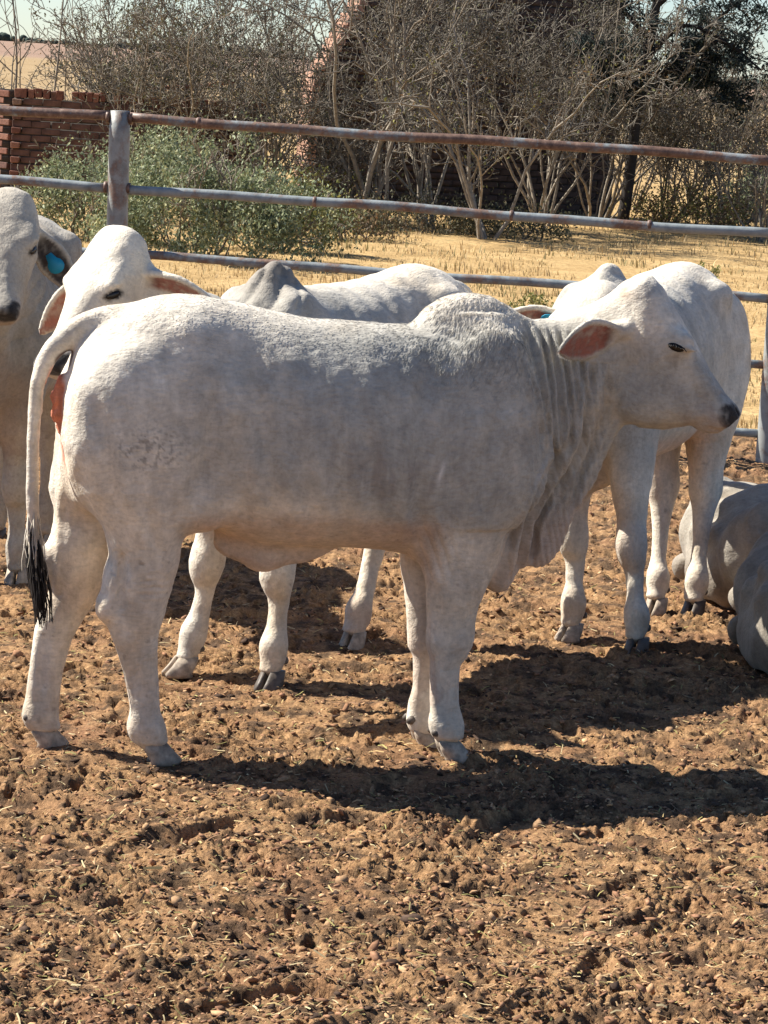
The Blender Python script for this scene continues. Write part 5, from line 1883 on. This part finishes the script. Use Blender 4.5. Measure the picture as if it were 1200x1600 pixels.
    m = sstep(-.05, .15, u) * sstep(1.0, .75, u)
    if not lying or True:
        ph = u * np.linalg.norm(B2 - A2) * 2 * math.pi / .055 + 1.8 * noise3(P * 6, seed + 2)
        disp += -(1 - np.abs(np.sin(ph * .5)) ** .6) * .014 * m * np.clip(.5 + 1.2 * noise3(P * 5, seed + 7), 0, 1)
    disp += .003 * np.sin((P[:, 0] + .2 * P[:, 2]) * 2 * math.pi / .09 + noise3(P * 4, 3)) * sstep(-.25, -.1, P[:, 0]) * sstep(.3, .1, P[:, 0])
    if lying:
        q = P[:, 0] + .16 + .5 * (P[:, 2] - .2) + .03 * noise3(P * 6, seed)
        disp += -.022 * np.exp(-(q / .018) ** 2) * sstep(.42, .25, P[:, 2]) + .010 * np.exp(-((q + .05) / .03) ** 2) * sstep(.42, .25, P[:, 2])
        disp += -.006 * (1 - np.abs(np.sin((P[:, 0] * .6 - P[:, 2]) * math.pi / .05 + 2.5 * noise3(P * 5, seed)))) * sstep(-.45, -.3, P[:, 0])
    ne = np.ones(len(P))
    for E in EA: ne = ne * (1 - ear_mask(P, E))
    hm = sstep(.2, .4, u) * 0
    P = P + Nm * (disp * ne)[:, None]
    Nm = vnormals(P, Q)
    PP = P.copy(); PP[:, 2] -= zs
    if lying: PP[:, 2] = np.maximum(PP[:, 2], .75)
    col = pigment(PP, Nm, grey, seed + 3)
    if hump_dark:
        hd = np.clip(gauss(PP, (.44, 0, 1.19), (.13, .10, .12)) * (1.1 + .5 * fbm3(P * 20, 3, seed)), 0, .85)
        col += (np.array([.15, .13, .112]) - col) * hd[:, None]
    # keep the face pale
    dh = P - (HO_ + es * .18)
    mh = sstep(.42, .22, np.linalg.norm(dh, axis=1))
    col += (CREAM * (1 + .2 * fbm3(P * 8, 3, seed))[:, None] - col) * (.75 * mh)[:, None]
    col = head_paint(col, P, HO_, es, ev, sc, seed)
    for E in EA: col = ear_paint(col, P, E, np.array([.075, .06, .055]) if dark_ear else PINK)
    if lying:
        d = sstep(.22, .02, P[:, 2]) * np.clip(.35 + .6 * fbm3(P * 9, 3, seed), 0, .8)
        col += (np.array([.26, .18, .12]) - col) * d[:, None]
    col *= coat_shade  # shade on the animal multiplied into its whole coat colour
    # lids
    eyes = []
    for s in (-1, 1):
        g = P_h(.182, .000, s * .10)
        j = np.argmin(np.linalg.norm(P - g, axis=1)); e, n_ = P[j], Nm[j]
        q = P - e
        e1, e2 = .78 * es + .62 * ev, .78 * ev - .62 * es
        mm = np.exp(-((q @ e1) / (.040 * sc)) ** 2 - ((q @ e2) / (.019 * sc)) ** 2 - ((q @ ew) / .04) ** 2)
        col += (np.array([.03, .026, .024]) - col) * sstep(.40, .65, mm)[:, None]
        eyes.append((e, n_))
    flowax = axis

    def flow(X, nn):
        f = np.tile(np.array([-.85, 0, -.45]), (len(X), 1))
        uu = (X - A2) @ axis
        f = np.where((uu > .1)[:, None], -axis * .8 + np.array([0, 0, -.3]), f)
        return f
    hmask = np.ones(len(P))
    q = (P - HO_) @ es
    hmask *= 1 - .95 * sstep(.38 * sc, .43 * sc, q) * (np.linalg.norm(P - (HO_ + es * .43), axis=1) < .15)
    hmask *= .25 + .75 * ne
    finish(root, P, Q, Nm, col, fl, hair, flow, lambda X: np.full(len(X), .009), hmask, seed)
    for e, n_ in eyes:
        t = .78 * es + .62 * ev; t = t - n_ * (t @ n_); t /= np.linalg.norm(t)
        blob('eye', root, e - n_ * .003, np.array([.025, .0125, .009]) * sc, [t, np.cross(n_, t), n_], M_EYE, 12)
    for s in (-1, 1):
        hb = P_h(.050, .012, s * .074)
        blob('horn_bud', root, hb, np.array([.013, .011, .010]), np.eye(3), M_HORN, 10)
    for k, u_, v_ in tags:
        E = EA[k]
        tp = E['O'] + E['eu'] * u_ + E['ev'] * v_ + E['en'] * (E['cur'] * .6 * v_ * v_ + .018)
        mb = MB()
        a = np.linspace(0, 2 * math.pi, 14, endpoint=False)
        rr = np.where(np.abs(np.sin(a) + 1) < .06, .046, np.where(np.abs(np.sin(a) + .9) < .06, .022, .026)) * np.where(np.sin(a) > .3, 1.06, 1.0)
        rings = []
        for hh, q in ((0, 1), (.003, 1)):
            rings.append(tp + E['en'] * hh + (np.cos(a) * rr)[:, None] * E['ev'] * 1.05 + (np.sin(a) * rr)[:, None] * E['eu'])
        V = np.vstack(rings); n = 14; i = np.arange(n); j = (i + 1) % n
        V = np.vstack([V, rings[0].mean(0), rings[1].mean(0)])
        mb.add(V, np.stack([i, j, n + j, n + i], 1), np.vstack([np.stack([np.full(n, 2 * n), j, i], 1), np.stack([np.full(n, 2 * n + 1), n + i, n + j], 1)]))
        mb.build('ear_tag', M_TAG, root)
    if tail and not lying:
        z = T[-1][2]
        switch_hair(root, [(-.685, .03, z + .03, .010), (-.69, .03, max(z - .06, .06), .022), (-.69, .03, max(z - .14, .04), .018), (-.69, .03, max(z - .2, .03), .006)], .02, 90, M_BLACKHAIR, seed)
    return root


def wpt(px, py, d):
    p = at_depth(px, py, d)
    return p


def gfoot(px, py, ang=0.0):
    p = on_ground(px, py)
    return (p[0], p[1], ang)


# behind the calf, head raised over its rump
mid_yaw = math.atan2(-.83, -.56)
make_cow('pale cow behind the front calf, its eared head looking over the calf\'s rump',
         (-.124, 8.915, 0), mid_yaw, (wpt(187, 375, 8.30), (-.36, -.42, -.83), (-.5, -.52, .6)),
         feet=dict(fl=gfoot(425, 1072, .15), fr=gfoot(290, 1050, -.35), hr=gfoot(553, 1010, .2), hl=gfoot(668, 1012)),
         ears=((1, (.86, -.22, -.27), (.1, -.55, -.8)), (-1, (-.64, .05, -.70), (.35, -.85, -.2), .27)), seed=11, grey=.7, neck_low=.13, hump_dark=True)
# far left, facing the camera, cut by the frame
make_cow('pale cow at the left edge facing the camera, blue tag in its dark ear',
         (-1.36, 10.2, 0), R(-92), (wpt(12, 316, 9.45), (.05, -.60, -.80), (.0, -.86, .50)),
         feet=dict(fl=gfoot(27, 908), fr=gfoot(-60, 905)), ears=((1, (.52, .10, -.72), (.15, -.97, -.1)), (-1, (-.52, .10, -.72), (-.15, -.97, -.1))),
         tags=((0, .13, .0),), seed=12, dark_ear=True, coat_shade=.66, grey=.9)
# right, standing behind the calf's head
make_cow('pale cow standing behind the front calf\'s head, only its tagged ear showing past the neck',
         (.87, 9.9, 0), math.atan2(-.91, -.42), (wpt(930, 462, 9.08), (-.40, -.46, -.79), (-.45, -.6, .6)),
         feet=dict(fl=gfoot(996, 1018, .1), fr=gfoot(893, 996, -.2), hl=gfoot(1085, 958), hr=gfoot(1026, 955)),
         ears=((1, (.6, .3, -.4), (.1, -.75, -.55)), (-1, (-.97, .1, -.02), (.05, -.75, -.62))), tags=((1, .075, -.02),), seed=13, grey=.7)
# two lying at the right edge
make_cow('grey cow lying down at the right edge, the farther of two, sunlit along its back',
         (1.74, 10.40, 0), R(14), ((2.62, 10.80, .72), (.72, .1, -.62), (.6, 0, .7)), lying=True, tail=False, seed=14, grey=1.1, coat_shade=.52, hair=25000)
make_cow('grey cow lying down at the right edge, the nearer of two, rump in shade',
         (1.80, 9.15, 0), R(8), ((2.75, 9.35, .72), (.72, .1, -.62), (.6, 0, .7)), lying=True, tail=False, seed=15, grey=1.4, coat_shade=.40, hair=25000)
